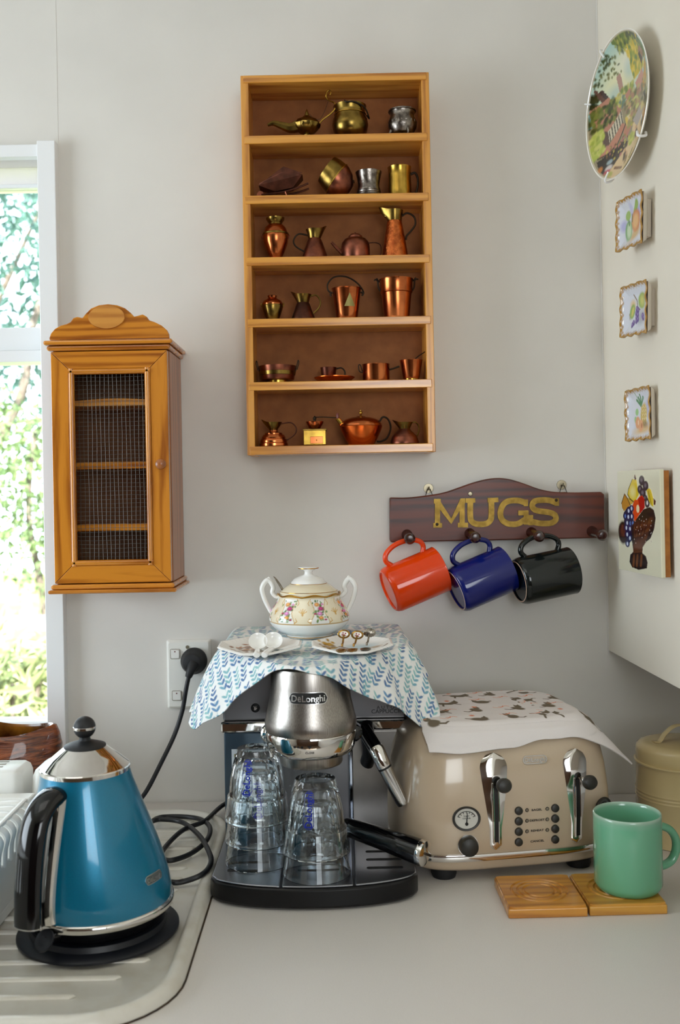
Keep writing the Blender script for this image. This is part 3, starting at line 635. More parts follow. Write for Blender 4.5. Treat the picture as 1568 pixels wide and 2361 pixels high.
bead((bx0+B/2, bz0), (bx0+B/2, bz1), 'oak_z'); bead((bx1-B/2, bz0), (bx1-B/2, bz1), 'oak_z'); bead((bx0, bz1-B/2), (bx1, bz1-B/2), 'oak_x'); bead((bx0, bz0+B/2), (bx1, bz0+B/2), 'oak_x')
mb = MB(); x = bx0+B-.002; i = 0
while x < bx1-B+.004:
    mb.tube([(x+.0006*math.sin(z*40+i), -CC+.009, z) for z in np.linspace(bz0+B-.004, bz1-B+.004, 7)], .00036, 5); x += .0068; i += 1
z = bz0+B-.002
while z < bz1-B+.004:
    mb.tube([(x_, -CC+.0083, z+.0006*math.sin(x_*60+z*90)) for x_ in np.linspace(bx0+B-.004, bx1-B+.004, 5)], .00036, 5); z += .00655
o = mb.build('wire_mesh', 'wire_zinc', door); o['kind'] = 'stuff'
kp = at(371, 1070, CC+.01); kx, kz = kp.x-cx, kp.z-cb
kn = MB().lathe([(0, 0), (.0045, 0), (.004, .004), (.0062, .0075), (.0084, .012), (.0078, .0165), (.005, .019), (0, .0195)], 22, Matrix.Translation((kx, -CC, kz)) @ Matrix.Rotation(PI/2, 4, 'X')).build('knob', 'oak_side', door)
# mouldings: each a stepped tray of wood around three sides
def mould(z0, z1, out, m='oak_x'):
    MB().box(-hw-out, hw+out, -CC-out, -.001, z0, z1).build('moulding', m, t, smooth=0, bevel=min((z1-z0)*.42, .0035), seg=3)
mould(hh+.0005, hh+.0085, .0045); mould(hh+.009, hh+.0165, .0085)
mould(-.0085, -.0005, .0045); mould(-.0150, -.0088, .0082)
def zp(x, y): p = at(80+x*.3006, 680+y*.3006, CC-.012); return (p.x-cx, p.z-cb)
crest = [(122, 352), (122, 335), (135, 300), (165, 265), (210, 240), (255, 228), (285, 212), (305, 183), (335, 174), (375, 182), (400, 150), (440, 110), (500, 85), (570, 77), (640, 85), (700, 108), (740, 140), (770, 172), (800, 165), (835, 155), (865, 172), (885, 200), (930, 215), (980, 240), (1020, 275), (1035, 305), (1037, 335)]
pts = [zp(*p) for p in crest]
mb = MB(); mb.prism(pts, -CC+.004, -CC+.014); cre = mb.build('crest', 'oak_x', t, smooth=30, bevel=.0012)
oc = zp(562, 178); MB().lathe([(0, 0), (.0290, 0), (.0296, .0012), (.0288, .0032), (0, .0034)], 40, Matrix.Translation((oc[0], -CC+.004, oc[1])) @ Matrix.Rotation(PI/2, 4, 'X') @ Matrix.Diagonal((1, .63, 1, 1))).build('oval_plaque', 'oak_pale', cre)
# ---------------------------------------------------------------- mug rack
wood('mahogany', (98, 38, 16), (56, 20, 9), 'X', .7, .42, .12)
wood('peg_wood', (58, 25, 17), (34, 14, 10), 'Y', 1.2, .25, .5)
mat('brass_letter', (144, 116, 56), .38, 1, var=(114, 90, 42), vs=90)
BT = .018
def rp(zx, zy, c=BT): return at(850+zx*.458, 1070+zy*.458, c)
org = rp(645, 380); org = Vector((org.x, 0, org.z))
t = thing('mug_rack', 'dark mahogany mug rack with arched top, brass letters and four pegs', 'mug rack', org)
def rl(zx, zy, c=BT): p = rp(zx, zy, c); return (p.x-org.x, p.z-org.z)
ol = [(107, 168), (200, 168), (300, 157), (380, 143), (450, 120), (530, 92), (600, 75), (660, 70), (720, 78), (790, 100), (860, 125), (940, 140), (1050, 143), (1172, 140), (1187, 152), (1190, 365), (1180, 372), (115, 395), (107, 386)]
pts = [(p.x, p.y) for p in spline([(*rl(*p), 0) for p in ol[:13]], 4)]+[rl(*p) for p in ol[13:]]
MB().prism(pts, -BT, -.001).build('board', 'mahogany', t, smooth=30, bevel=.002)
def stroke(mb, P, wd, y0=-BT-.0026, y1=-BT+.0004):
    P = [Vector((*rl(*p), 0)) for p in P]; n = len(P); L, R = [], []
    for i in range(n):
        d = (P[min(i+1, n-1)]-P[max(i-1, 0)]).normalized(); nn = Vector((-d.y, d.x, 0))*wd/2
        L.append(P[i]+nn); R.append(P[i]-nn)
    for i in range(n-1):
        q = [L[i], L[i+1], R[i+1], R[i]]; mb.add([(p.x, y, p.y) for y in (y0, y1) for p in q], [(0, 1, 2, 3), (7, 6, 5, 4), (0, 4, 5, 1), (1, 5, 6, 2), (2, 6, 7, 3), (3, 7, 4, 0)])
W = .0098
def sm(P, k=4): return [(p.x, p.y) for p in spline([(a, b, 0) for a, b in P], k)]
letters = {
 'M': [([(346, 182), (346, 312)], W*.9), ([(340, 182), (415, 288), (474, 182)], W), ([(470, 180), (470, 312)], W*.9), ([(325, 308), (369, 308)], W*.8), ([(448, 307), (499, 307)], W*.8), ([(328, 187), (362, 187)], W*.8), ([(462, 185), (486, 184)], W*.8)],
 'U': [(sm([(511, 180), (511, 265), (520, 290), (545, 302), (585, 301), (608, 288), (617, 262), (617, 178)]), W), ([(488, 184), (536, 183)], W*.8), ([(598, 182), (652, 180)], W*.8)],
 'G': [(sm([(790, 196), (755, 184), (705, 186), (676, 205), (662, 245), (672, 282), (705, 301), (750, 300), (786, 278)]), W), ([(790, 178), (791, 212)], W*.75), ([(752, 246), (804, 245)], W*.85), ([(791, 244), (792, 305)], W*.85)],
 'S': [(sm([(944, 196), (905, 182), (850, 183), (826, 195), (824, 218), (846, 234), (905, 243), (936, 256), (940, 280), (915, 297), (860, 298), (818, 288)]), W), ([(945, 172), (946, 210)], W*.8), ([(815, 256), (815, 308)], W*.8)]}
for ch, st in letters.items():
    mb = MB()
    for i, (P, wd) in enumerate(st): stroke(mb, P, wd, -BT-.0026-.00003*i, -BT+.0004)
    o = mb.build('brass_letter', 'brass_letter', t, smooth=0); o['label'] = 'brass letter '+ch
for p, r in (((344, 303), .0028), ((943, 182), .0028), ((512, 150), .0042)):
    x, z = rl(*p); MB().lathe([(0, 0), (r, 0), (r*.8, .0012), (0, .0016)], 14, Matrix.Translation((x, -BT-.0024*(r < .004), z)) @ Matrix.Rotation(PI/2, 4, 'X')).build('screw', 'steel_screw' if r > .004 else 'iron_dark', t)
PEGX = [.1134, .2213, .327, .431]; PEGZ = .4515
for x in PEGX:
    M = Matrix.Translation((x-org.x, -BT, PEGZ+.004-org.z)) @ Matrix.Rotation(PI/2+.05, 4, 'X')
    MB().lathe([(0, -.002), (.0095, -.002), (.0092, .002), (.0062, .008), (.0058, .05), (.0052, .055), (.0075, .058), (.0095, .064), (.0092, .070), (.0058, .0745), (0, .0755)], 22, M).build('peg', 'peg_wood', t)
for zx, zy in ((304, 140), (979, 122)):
    x, z = rl(zx, zy, .012); mb = MB()
    P = [(x-.0062, -.013, z-.007), (x+.0062, -.013, z-.007), (x+.002, -.011, z+.005), (x-.002, -.011, z+.005)]; mb.tube(P, .0009, 6, closed=True)
    mb.build('hanging_ring', 'iron_dark', t)
    h = MB(); h.tube([(x, -.0, z+.006), (x, -.009, z+.005), (x, -.012, z+.004), (x, -.014, z+.009)], .0012, 8); h.lathe([(0, 0), (.0085, 0), (.008, .0012), (0, .0014)], 18, Matrix.Translation((x, 0, z+.006)) @ Matrix.Rotation(PI/2, 4, 'X'))
    o = h.build('picture_hook', 'steel_screw', None, loc=org)
    tag(o, 'brass wall hook holding the '+('end of the mug rack near the pine shelf' if zx < 500 else 'end of the mug rack near the corner'), 'hook')
# ---------------------------------------------------------------- mugs
def mug_body(r, h, th=.0034, foot=True):
    return [(0, .0022), (r*.80, .0022), (r*.82, 0), (r*.88, 0), (r*.95, .003), (r, .009), (r, h-.004), (r+.0004, h-.001), (r-.001, h), (r-th, h-.002), (r-th, .012), (r-th-.008, .007), (0, .006)]
def make_mug(name, label, col, r, h, loc, M3, hsp, hr=.0054, group=None, rough=.12, footcol=None):
    mat('glaze_'+name, col, rough, coat=.15)
    t = thing('mug', label, 'mug', loc, group=group); t.rotation_euler = M3.to_euler()
    MB().lathe(mug_body(r, h), 56).build('body', 'glaze_'+name, t, smooth=50)
    MB().tube(spline(hsp, 7), hr, 12, flat=.8, up=(0, 1, 0)).build('handle', 'glaze_'+name, t)
    if footcol:
        mat('foot_'+name, footcol, .7); MB().tube([(r*.85*math.cos(a), r*.85*math.sin(a), .0004) for a in np.linspace(0, 2*PI, 41)[:-1]], .0011, 6, closed=True).build('foot_ring', 'foot_'+name, t)
    return t
def hang(px, py, c, tilt, yaw, h):
    a = Vector((math.cos(tilt)*math.cos(yaw), math.cos(tilt)*math.sin(yaw), math.sin(tilt)))   # mug axis, foot to rim
    up = (Vector((0, 0, 1))-a*a.z).normalized(); y = a.cross(up)
    M3 = Matrix((up, y, a)).transposed(); p = at(px, py, c)-a*h/2
    return p, M3
HH = [(.037, 0, .021), (.047, 0, .014), (.058, 0, .018), (.0655, 0, .032), (.0675, 0, .048), (.065, 0, .066), (.057, 0, .080), (.047, 0, .083), (.037, 0, .078)]
MG = 'mugs hanging from the mug rack'
for nm, lb, col, px, py, ti, ya, fc in (
  ('orange_mug', 'glossy orange mug hanging by its handle from a peg', (228, 66, 8), 956, 1337, 20, 13, None),
  ('blue_mug', 'glossy dark blue mug hanging by its handle from a peg', (14, 26, 104), 1110, 1336, 20, 13, (196, 178, 160)),
  ('black_mug', 'glossy black mug hanging by its handle from a peg', (18, 24, 24), 1256, 1328, 9, 13, (190, 160, 140))):
    p, M3 = hang(px, py, .066, math.radians(ti), math.radians(ya), .098)
    make_mug(nm, lb, col, .0395, .098, p, M3, HH, group=MG, footcol=fc)
# ---------------------------------------------------------------- things on the right wall
mat('plate_white', (240, 236, 226), .14, coat=.4)
mat('cream_tile', (226, 222, 196), .18, coat=.3); mat('cork_wood', (176, 112, 44), .7, var=(150, 90, 34), vs=60, bump=.2)
mat('clip_white', (240, 240, 240), .4); mat('porcelain_side', (214, 205, 192), .35)
printed('plate_print', .14, .5); printed('tile_print', .16, .5, .0); printed('plaque_print', .14, .5)
def onx(px, py, X): u, v = uv(px, py); d = X/u; return Vector((X, d-D, H-v*d))
def right_frame(c, z, out, turn=0):         # x along the wall towards the room, y up, z out of the wall
    o = Vector((rx(c), -c, z)); r = Vector((RK, -1, 0)).normalized(); n = Vector((-r.y*-1*-1, 0, 0)); n = Vector((r.y, -r.x, 0))
    a = turn; r2 = r*math.cos(a)-n*math.sin(a); n2 = n*math.cos(a)+r*math.sin(a); o = o+n*out
    return Matrix(((r2.x, 0, n2.x, o.x), (r2.y, 0, n2.y, o.y), (0, 1, 0, o.z), (0, 0, 0, 1)))
def place(o, M): o.location = M.to_translation(); o.rotation_euler = M.to_euler()
# --- the plate
R = .1075
pc = onx(1444, 246, .447); M = right_frame(-pc.y, pc.z, .022, math.radians(8))
t = thing('wall_plate', 'round painted plate with village street scene hung on the cream wall', 'plate'); place(t, M)
NR, NA = 74, 260
rr = np.concatenate([np.linspace(0, R, NR)]); aa = np.linspace(0, 2*PI, NA)
RR, AA = np.meshgrid(rr, aa, indexing='ij'); Xp, Yp = RR*np.cos(AA), RR*np.sin(AA); Zp = .016*(RR/R)**3
me = grid_mesh('plate_face', np.stack([Xp, Yp, Zp], -1))
def pz(zx, zy): return ((zx-565-(1165-zy)*.098)/435, (1165-zy)/1015)
U, V = (Xp/R).reshape(-1), (Yp/R).reshape(-1)
cv = Canvas(U, V, (120, 186, 200))
def PP(pts, col, a=1): cv.poly([pz(*p) for p in pts], col, a)
def PE(x, y, rx_, ry_, col, soft=.3, a=1): u, v = pz(x, y); cv.ell(u, v, rx_/435, ry_/1015, col, 0, soft, a)
def PL(pts, wd, col): cv.line([pz(*p) for p in pts], wd/700, col)
PE(600, 620, 330, 420, (200, 214, 186), .6); PE(560, 800, 240, 260, (228, 224, 178), .6); PE(700, 560, 140, 160, (226, 226, 200), .6)
PE(470, 860, 90, 110, (118, 176, 196), .6, .45); PE(690, 700, 60, 130, (130, 184, 196), .6, .4)
rng = random.Random(3)
def dabs(x0, x1, y0, y1, n, cols, s0=8, s1=24, asp=1.4):
    for _ in range(n): PE(rng.uniform(x0, x1), rng.uniform(y0, y1), rng.uniform(s0, s1), rng.uniform(s0, s1)*asp*1.3, rng.choice(cols), .4, .9)
PP([(100, 1180), (1010, 1000), (1010, 2200), (100, 2200)], (150, 138, 108))
dabs_late = True
PP([(600, 150), (760, 160), (860, 300), (960, 600), (980, 800), (880, 760), (850, 560), (820, 420), (700, 420), (650, 300), (600, 230)], (96, 118, 52))
PP([(735, 380), (830, 380), (905, 540), (900, 860), (720, 900), (705, 700), (725, 540)], (202, 178, 52))
PP([(840, 230), (940, 420), (900, 520), (840, 380), (790, 260)], (62, 66, 64))
dabs(620, 880, 180, 420, 60, [(74, 96, 44), (140, 150, 60), (60, 80, 40), (170, 170, 80)], 6, 16, 2.6)
dabs(710, 900, 420, 860, 90, [(214, 186, 52), (150, 160, 60), (112, 136, 60), (224, 198, 84), (96, 128, 70)], 6, 18, 2.6)
PP([(520, 660), (575, 640), (575, 900), (520, 900)], (176, 138, 124))
for x in (300, 360, 420, 470, 520, 560): dabs(x-60, x+30, 330+(560-x)*.2, 640, 9, [(56, 74, 32), (84, 96, 44), (44, 60, 30), (110, 110, 60)], 7, 17)
dabs(440, 520, 230, 420, 14, [(64, 84, 40), (50, 66, 34)], 8, 16); dabs(200, 290, 700, 900, 34, [(28, 40, 20), (46, 60, 30)], 10, 26)
dabs(430, 700, 900, 1130, 90, [(150, 162, 70), (206, 186, 74), (110, 130, 70), (92, 120, 110), (196, 190, 110)], 8, 26)
PP([(275, 640), (300, 640), (310, 700), (350, 690), (420, 960), (330, 980), (290, 760)], (96, 70, 62)); PP([(310, 700), (350, 690), (420, 960), (390, 970)], (66, 50, 48))
PP([(180, 900), (390, 850), (510, 1170), (320, 1345), (190, 1200)], (184, 128, 106)); PP([(320, 1345), (510, 1170), (520, 1360), (330, 1520), (300, 1400)], (206, 196, 170))
for k in range(6): x = 335+k*33; PL([(x, 1350-k*32), (x+6, 1510-k*30)], 9, (52, 48, 44))
PP([(190, 1200), (320, 1345), (330, 1560), (200, 1560)], (92, 74, 66)); dabs(150, 450, 920, 1260, 150, [(70, 84, 34), (96, 110, 46), (120, 126, 60), (48, 58, 26)], 10, 24)
dabs(130, 270, 1280, 1700, 80, [(176, 186, 84), (150, 166, 70), (200, 200, 110)], 12, 28)
PP([(200, 1690), (500, 1360), (540, 1420), (400, 1640), (280, 1690)], (190, 130, 106)); PL([(200, 1695), (300, 1690), (420, 1630), (540, 1420)], 9, (56, 44, 40))
PP([(580, 1000), (660, 950), (665, 1010), (600, 1120)], (186, 132, 110)); PP([(560, 1270), (600, 1130), (660, 1200), (590, 1290)], (186, 132, 110)); PP([(570, 1290), (640, 1230), (675, 1350), (640, 1480), (560, 1400)], (222, 206, 160))
dabs(530, 650, 1330, 1500, 26, [(208, 176, 60), (180, 170, 80), (220, 190, 90)], 8, 20); PP([(500, 1520), (540, 1430), (610, 1520), (550, 1620)], (186, 128, 100))
PP([(730, 960), (860, 860), (870, 1000), (800, 1150), (750, 1120)], (196, 142, 124)); PP([(650, 1150), (740, 1130), (750, 1300), (700, 1340), (650, 1260)], (196, 198, 120))
PP([(810, 1120), (890, 900), (955, 740), (950, 900), (890, 1160)], (198, 146, 62)); PP([(855, 600), (900, 570), (950, 700), (890, 800)], (150, 116, 88)); PP([(850, 640), (865, 820), (900, 760), (880, 640)], (40, 36, 34))
PP([(900, 1150), (975, 850), (985, 1100), (930, 1450), (905, 1300)], (196, 190, 168)); PP([(800, 1120), (890, 1160), (905, 1300), (880, 1560), (840, 1480), (850, 1300)], (44, 38, 36)); PL([(960, 900), (930, 1300)], 8, (60, 54, 48))
dabs(560, 900, 1020, 1500, 120, [(150, 150, 90), (186, 170, 110), (120, 110, 84), (170, 130, 104), (96, 104, 70)], 8, 24)
PP([(640, 1500), (840, 1380), (860, 1600), (700, 1900), (520, 2150), (400, 2150), (300, 2050), (480, 1800), (600, 1700)], (218, 188, 142)); PP([(640, 1450), (760, 1330), (830, 1420), (700, 1600)], (170, 160, 150)); PP([(520, 2150), (620, 1990), (760, 1880), (700, 2020), (580, 2140)], (112, 84, 56))
PP([(190, 1740), (300, 1700), (480, 1640), (560, 1700), (500, 1790), (360, 1950), (280, 2000), (220, 1900)], (44, 38, 36))
dabs(280, 560, 1560, 1860, 60, [(150, 120, 60), (196, 180, 90), (90, 70, 50), (60, 50, 44), (190, 120, 110)], 6, 15); PE(330, 1840, 34, 34, (150, 170, 176)); PE(325, 1930, 40, 40, (210, 200, 196)); PE(310, 1990, 36, 40, (186, 90, 100)); PE(230, 1900, 26, 50, (190, 120, 60))
dabs(570, 660, 1640, 1770, 26, [(196, 196, 92), (160, 172, 70)], 10, 24)
for x, y, c_ in ((790, 1600, (60, 44, 60)), (830, 1560, (186, 120, 50)), (685, 1680, (86, 56, 40)), (520, 1900, (70, 54, 40)), (545, 1960, (140, 110, 60))): PE(x, y, 20, 70, c_); PE(x, y-90, 14, 24, (196, 150, 110))
PE(795, 1370, 30, 55, (206, 186, 120)); PE(780, 1530, 10, 44, (230, 226, 220)); PL([(600, 1980), (640, 1880)], 10, (90, 66, 44)); PL([(400, 1990), (500, 2060)], 14, (130, 92, 60)); dabs(310, 380, 2030, 2090, 10, [(180, 180, 90)], 10, 20)
RAD = np.hypot(U, V); i = np.nonzero(RAD > .968)[0]; cv._put(i, np.clip((RAD[i]-.968)/.012, 0, 1), (226, 214, 190))
set_col(me, cv.c); o = link('plate_face', me, 'plate_print', t, smooth=60)
MB().lathe([(0, -.003), (R*.5, -.003), (R*.55, -.006), (R*.6, -.003), (R*.9, .0085), (R+.0006, .0155), (R+.001, .0165), (R, .0172), (R*.985, .0160)], 80).build('plate_back', 'plate_white', t, smooth=60)
for ang, k in ((112, 1), (158, 1), (-42, 1.6), (-107, 1.3)):
    a = math.radians(ang); d = Vector((math.cos(a), math.sin(a), 0)); e = Vector((-d.y, d.x, 0))
    pts = [d*R*.9+Vector((0, 0, .004)), d*R*1.0+Vector((0, 0, .008)), d*(R+.0035)+Vector((0, 0, .016)), d*(R+.001)+Vector((0, 0, .0205)), d*(R-.012)+Vector((0, 0, .0165))]
    MB().tube(spline(pts, 5), .0013*k, 8).build('hanger_clip', 'clip_white', t)
# --- three porcelain plaques with gilt wavy rims
def plaque(px, py, X, label, hgt, wid, turn, paint_fn, roll=0):
    c = onx(px, py, X); M = right_frame(-c.y, c.z, rx(-c.y)-X-.004, math.radians(turn)) @ Matrix.Rotation(roll, 4, 'Z')
    t = thing('wall_plaque', label, 'plaque', group='porcelain fruit plaques on the cream wall'); place(t, M)
    n = 90; s = np.linspace(-1, 1, n); A, B_ = np.meshgrid(s, s)
    wav = lambda q: .018*np.sin(q*PI*3.5)+.012*np.sin(q*9.0+1)
    Xq = A*wid/2*(1+wav(B_)*np.abs(A)**6); Yq = B_*hgt/2*(1+wav(A+.3)*np.abs(B_)**6)
    e = np.maximum(np.abs(A), np.abs(B_)); Zq = .007*np.clip((e-.55)/.45, 0, 1)**1.6+.0008*np.sin(A*12)*np.sin(B_*12)*(e > .85)
    me = grid_mesh('plaque_face', np.stack([Xq, Yq, Zq], -1)); cv = Canvas(A, B_, (212, 216, 226)); paint_fn(cv)
    ee = e.reshape(-1)+.05*np.sin(A.reshape(-1)*31)*np.cos(B_.reshape(-1)*27); i = np.nonzero(ee > .84)[0]; cv._put(i, np.clip((ee[i]-.84)/.1, 0, 1), (168, 124, 48))
    set_col(me, cv.c); o = link('plaque_face', me, 'plaque_print', t, smooth=60)
    md = o.modifiers.new('thick', 'SOLIDIFY'); md.thickness = .0025; md.offset = -1
    mb = MB(); mb.loft([[(x, y, z) for x, y in ((-q*wid, -q2*hgt), (q*wid, -q2*hgt), (q*wid, q2*hgt), (-q*wid, q2*hgt))] for q, q2, z in ((.30, .30, -.0027), (.49, .49, .0022), (.44, .44, -.005), (.36, .36, -.010), (.36, .36, -.016))])
    mb.build('plaque_back', 'porcelain_side', t, smooth=0, bevel=.001)
def fr1(c):
    c.ell(.25, -.5, .5, .2, (206, 176, 130), .5, .5); c.ell(.55, .3, .16, .3, (150, 146, 206), 0, .4, .7); c.ell(-.6, -.05, .2, .22, (160, 160, 212), 0, .4, .7); c.ell(-.05, .5, .12, .3, (170, 170, 214), .4, .4, .6)
    c.ell(.3, .5, .13, .34, (142, 172, 84), -.5); c.ell(-.3, .3, .2, .2, (150, 182, 96), .4); c.ell(.3, .0, .34, .42, (186, 92, 44), -.1); c.ell(.28, -.02, .25, .34, (226, 178, 122), -.1, .4)
    c.ell(-.25, -.3, .27, .4, (104, 158, 96), 0); c.ell(-.22, -.32, .18, .3, (196, 216, 180), 0, .4); c.line([(.0, .3), (.02, .0)], .03, (80, 110, 60)); c.line([(-.25, .1), (-.2, -.1)], .03, (70, 110, 60))
def fr2(c):
    c.ell(-.25, .2, .2, .2, (222, 186, 116), 0, .5, .8); c.ell(.4, -.35, .35, .25, (150, 150, 160), .3, .5, .7); c.ell(.45, .3, .3, .32, (150, 176, 92), .3); c.ell(.45, .3, .14, .2, (200, 200, 110), .3, .5); c.ell(-.3, -.05, .2, .3, (142, 172, 88), -.4); c.ell(-.28, -.05, .08, .2, (206, 196, 100), -.4)
    c.line([(-.2, .6), (.05, .35), (.1, .1), (.3, -.05)], .025, (120, 100, 70)); c.line([(-.55, -.1), (-.5, -.35)], .02, (140, 120, 80))
    for x, y in ((.05, .02), (.15, -.05), (0, -.15), (.12, -.22), (.02, -.32), (.12, -.4), (0, -.45), (-.2, -.5), (-.3, -.58), (.5, -.3), (.55, -.38)): c.ell(x, y, .09, .12, (96, 72, 142)); c.ell(x-.02, y+.03, .03, .05, (150, 130, 190))
def fr3(c):
    c.ell(.2, -.6, .7, .18, (214, 176, 116), .1, .5, .9); c.ell(.6, .2, .2, .32, (170, 172, 214), 0, .4, .7)
    c.ell(.25, -.05, .26, .46, (206, 178, 96), -.15)
    for i in range(5):
        for j in range(3): c.ell(.1+j*.14+i*.015, .25-i*.15, .055, .06, (236, 216, 150), .3); c.line([(.04+j*.14, .3-i*.15), (.12+j*.14, .2-i*.15)], .014, (150, 116, 50))
    for a in (-.7, -.35, 0, .4): c.line([(.05, .32), (.05+a*.5, .75-abs(a)*.25)], .05, (74, 134, 86))
    c.line([(-.15, .5), (-.3, .85)], .02, (120, 160, 110)); c.ell(-.3, .1, .13, .14, (150, 196, 130)); c.ell(-.42, -.2, .1, .14, (150, 196, 130), .3); c.ell(-.25, -.32, .2, .24, (222, 158, 110)); c.ell(.02, -.45, .19, .24, (226, 164, 116)); c.ell(-.2, -.32, .05, .1, (240, 206, 170)); c.ell(.06, -.45, .05, .1, (180, 110, 70)); c.ell(.35, -.4, .2, .12, (120, 90, 50), 0, .5, .7)
plaque(1451, 512, .443, 'gilt edged plaque painted with apple and pear, nearest below the plate', .076, .086, 7, fr1, -.06)
plaque(1461, 714, .446, 'gilt edged plaque painted with purple grapes, middle of three', .076, .086, 7, fr2, -.06)
plaque(1471, 955, .451, 'gilt edged plaque painted with pineapple, just above the tile', .077, .084, 6, fr3)
# --- fruit tile on wooden backing
tc_ = onx(1479, 1203, .449); M = right_frame(-tc_.y, tc_.z, rx(-tc_.y)-.449, math.radians(3.5))
t = thing('fruit_tile', 'cream square tile with raised fruit basket on wooden backing', 'tile'); place(t, M)
TW, TH = .165, .154; nx, ny = 150, 190
A, B_ = np.meshgrid(np.linspace(0, 1, nx), np.linspace(0, 1, ny))
def tz(x, y):
    l = 245+(y-180)*.0165; r = 950+(y-175)*.031; u = (x-l)/(r-l); b = 1945+185*u; return (u, 1-(y-180)/(b-180))
cv = Canvas(A, B_, (222, 218, 192))
def TE(x, y, rx_, ry_, col, rot=0, soft=.12): u, v = tz(x, y); cv.ell(u, v, rx_/715, ry_/1850, col, rot, soft)
def TP(pts, col): cv.poly([tz(*p) for p in pts], col)
def TL(pts, wd, col): cv.line([tz(*p) for p in pts], wd/1100, col)
DK = (40, 26, 24); BR = (104, 56, 28)
TE(360, 1290, 88, 215, DK); TE(360, 1260, 50, 120, (84, 42, 28))
TP([(330, 760), (385, 590), (440, 680), (490, 800), (440, 840), (375, 900), (340, 840)], (196, 138, 48)); TP([(440, 660), (500, 690), (545, 760), (490, 790)], (206, 168, 70)); TL([(330, 760), (385, 590), (440, 680), (490, 800)], 8, (110, 70, 30))
TP([(520, 330), (590, 340), (610, 480), (635, 610), (590, 700), (545, 740), (480, 680), (440, 600), (455, 500)], (224, 196, 50)); TE(530, 560, 46, 100, (238, 226, 150), 0, .6); TP([(550, 300), (562, 235), (585, 320), (570, 350)], (90, 40, 34)); TL([(520, 330), (455, 500), (440, 600), (480, 680), (545, 740)], 7, (80, 60, 20))
for x, y, a, b in ((680, 360, 46, 90), (745, 460, 46, 90), (655, 520, 44, 80), (700, 590, 50, 90), (775, 770, 40, 90), (740, 680, 36, 60)): TE(x, y, a, b, (58, 46, 54)); TE(x-4, y-10, a*.4, b*.4, (120, 108, 116), 0, .6)
TE(775, 770, 14, 40, (220, 214, 210))
TP([(760, 540), (800, 500), (830, 540), (870, 700), (875, 850), (830, 810), (790, 700)], (218, 190, 50)); TL([(790, 560), (820, 700), (840, 790)], 6, (120, 100, 20)); TP([(870, 690), (910, 740), (900, 820), (875, 800)], (90, 48, 34))
TP([(530, 800), (560, 710), (610, 700), (640, 650), (690, 630), (730, 700), (735, 850), (640, 980), (565, 1110), (535, 980)], (222, 74, 22)); TP([(620, 690), (680, 640), (730, 700), (735, 850), (660, 960), (640, 800)], (176, 20, 18)); TE(620, 870, 26, 72, (240, 224, 180))
TP([(370, 930), (440, 830), (520, 810), (535, 1000), (560, 1140), (510, 1420), (440, 1570), (405, 1480), (420, 1300), (380, 1120)], (24, 26, 56))
for x, y in ((400, 995), (460, 900), (512, 860), (515, 1005), (455, 1010), (435, 1120), (490, 1130), (535, 1130), (485, 1230), (435, 1330), (485, 1400), (440, 1500), (420, 1210)): TE(x, y, 40, 62, (30, 36, 88)); TE(x, y, 15, 36, (206, 214, 228) if (x+y) % 3 else (90, 120, 176))
TP([(510, 1190), (620, 1020), (720, 880), (820, 850), (880, 900), (910, 1050), (890, 1250), (830, 1420), (710, 1520), (700, 1680), (760, 1740), (790, 1850), (780, 1960), (640, 1985), (520, 1930), (475, 1830), (490, 1700), (545, 1650), (525, 1500)], DK)
for k in range(7): y = 1120+k*72; TL([(560+k*2, y+30), (700, y-10), (860-k*18, y-60-k*6)], 20, BR if k % 2 else (78, 38, 24))
for k in range(4): TL([(600+k*70, 1120-k*40), (570+k*45, 1420), (560+k*35, 1640)], 7, (28, 18, 18))
for k in range(4): TL([(545, 1540+k*40), (695, 1530+k*40)], 9, BR)
for x in (560, 620, 690): TL([(x, 1740), (x-12, 1890)], 26, (112, 64, 34))
for k in range(26): TE(rng.uniform(560, 860), rng.uniform(980, 1500), 5, 10, (190, 176, 170))
Zr = .0052+np.zeros_like(A); rough_ = (np.abs(cv.c-np.array(lin((222, 218, 192)))).sum(1) > .25).reshape(A.shape); Zr = Zr+.0007*rough_
me = grid_mesh('glazed_face', np.stack([(A-.5)*(TW-.002), (B_-.5)*(TH-.002), Zr], -1)); set_col(me, cv.c); link('glazed_face', me, 'tile_print', t, smooth=60)
mb = MB(); mb.box(-TW/2, TW/2, -TH/2, TH/2, -.001, .0051); mb.build('tile_body', 'cream_tile', t, smooth=0, bevel=.0012)
dpt = rx(-tc_.y)-.449; mb = MB(); mb.box(-TW/2+.003, TW/2-.001, -TH/2+.001, TH/2-.002, -.0085, -.001); mb.build('backing', 'cork_wood', t, smooth=0)
# ---------------------------------------------------------------- espresso machine
mat('tank_blue', (66, 84, 98), .22, .35, coat=.3); mat('panel_grey', (124, 122, 124), .4, .75)
mat('chrome_blue', (170, 180, 196), .08, 1); mat('ink_black', (18, 18, 18), .6); mat('ink_blue', (24, 44, 158), .4)
mat('sticker', (226, 232, 236), .5); mat('sticker_green', (30, 100, 84), .5); mat('badge_silver', (206, 206, 206), .25, .9); mat('tray_plate', (150, 152, 160), .26, .95, bump=.02, bs=300)
EX, EBW = -.0435, .1345                       # centre and half width
EM = thing('espresso_machine', 'steel and black espresso machine with round brewing head', 'coffee machine', (EX, -.25, 0))
def eb(name, x0, x1, c0, c1, z0, z1, m, bevel=.002, parent=EM, **kw): return MB().box(x0-EX, x1-EX, .25-c1, .25-c0, z0, z1).build(name, m, parent, smooth=0, bevel=bevel, **kw)
XL, XR = EX-EBW, EX+EBW
def front(x): return .418+.047*math.sqrt(max(0, 1-((x-EX)/EBW)**2))       # bowed tray front
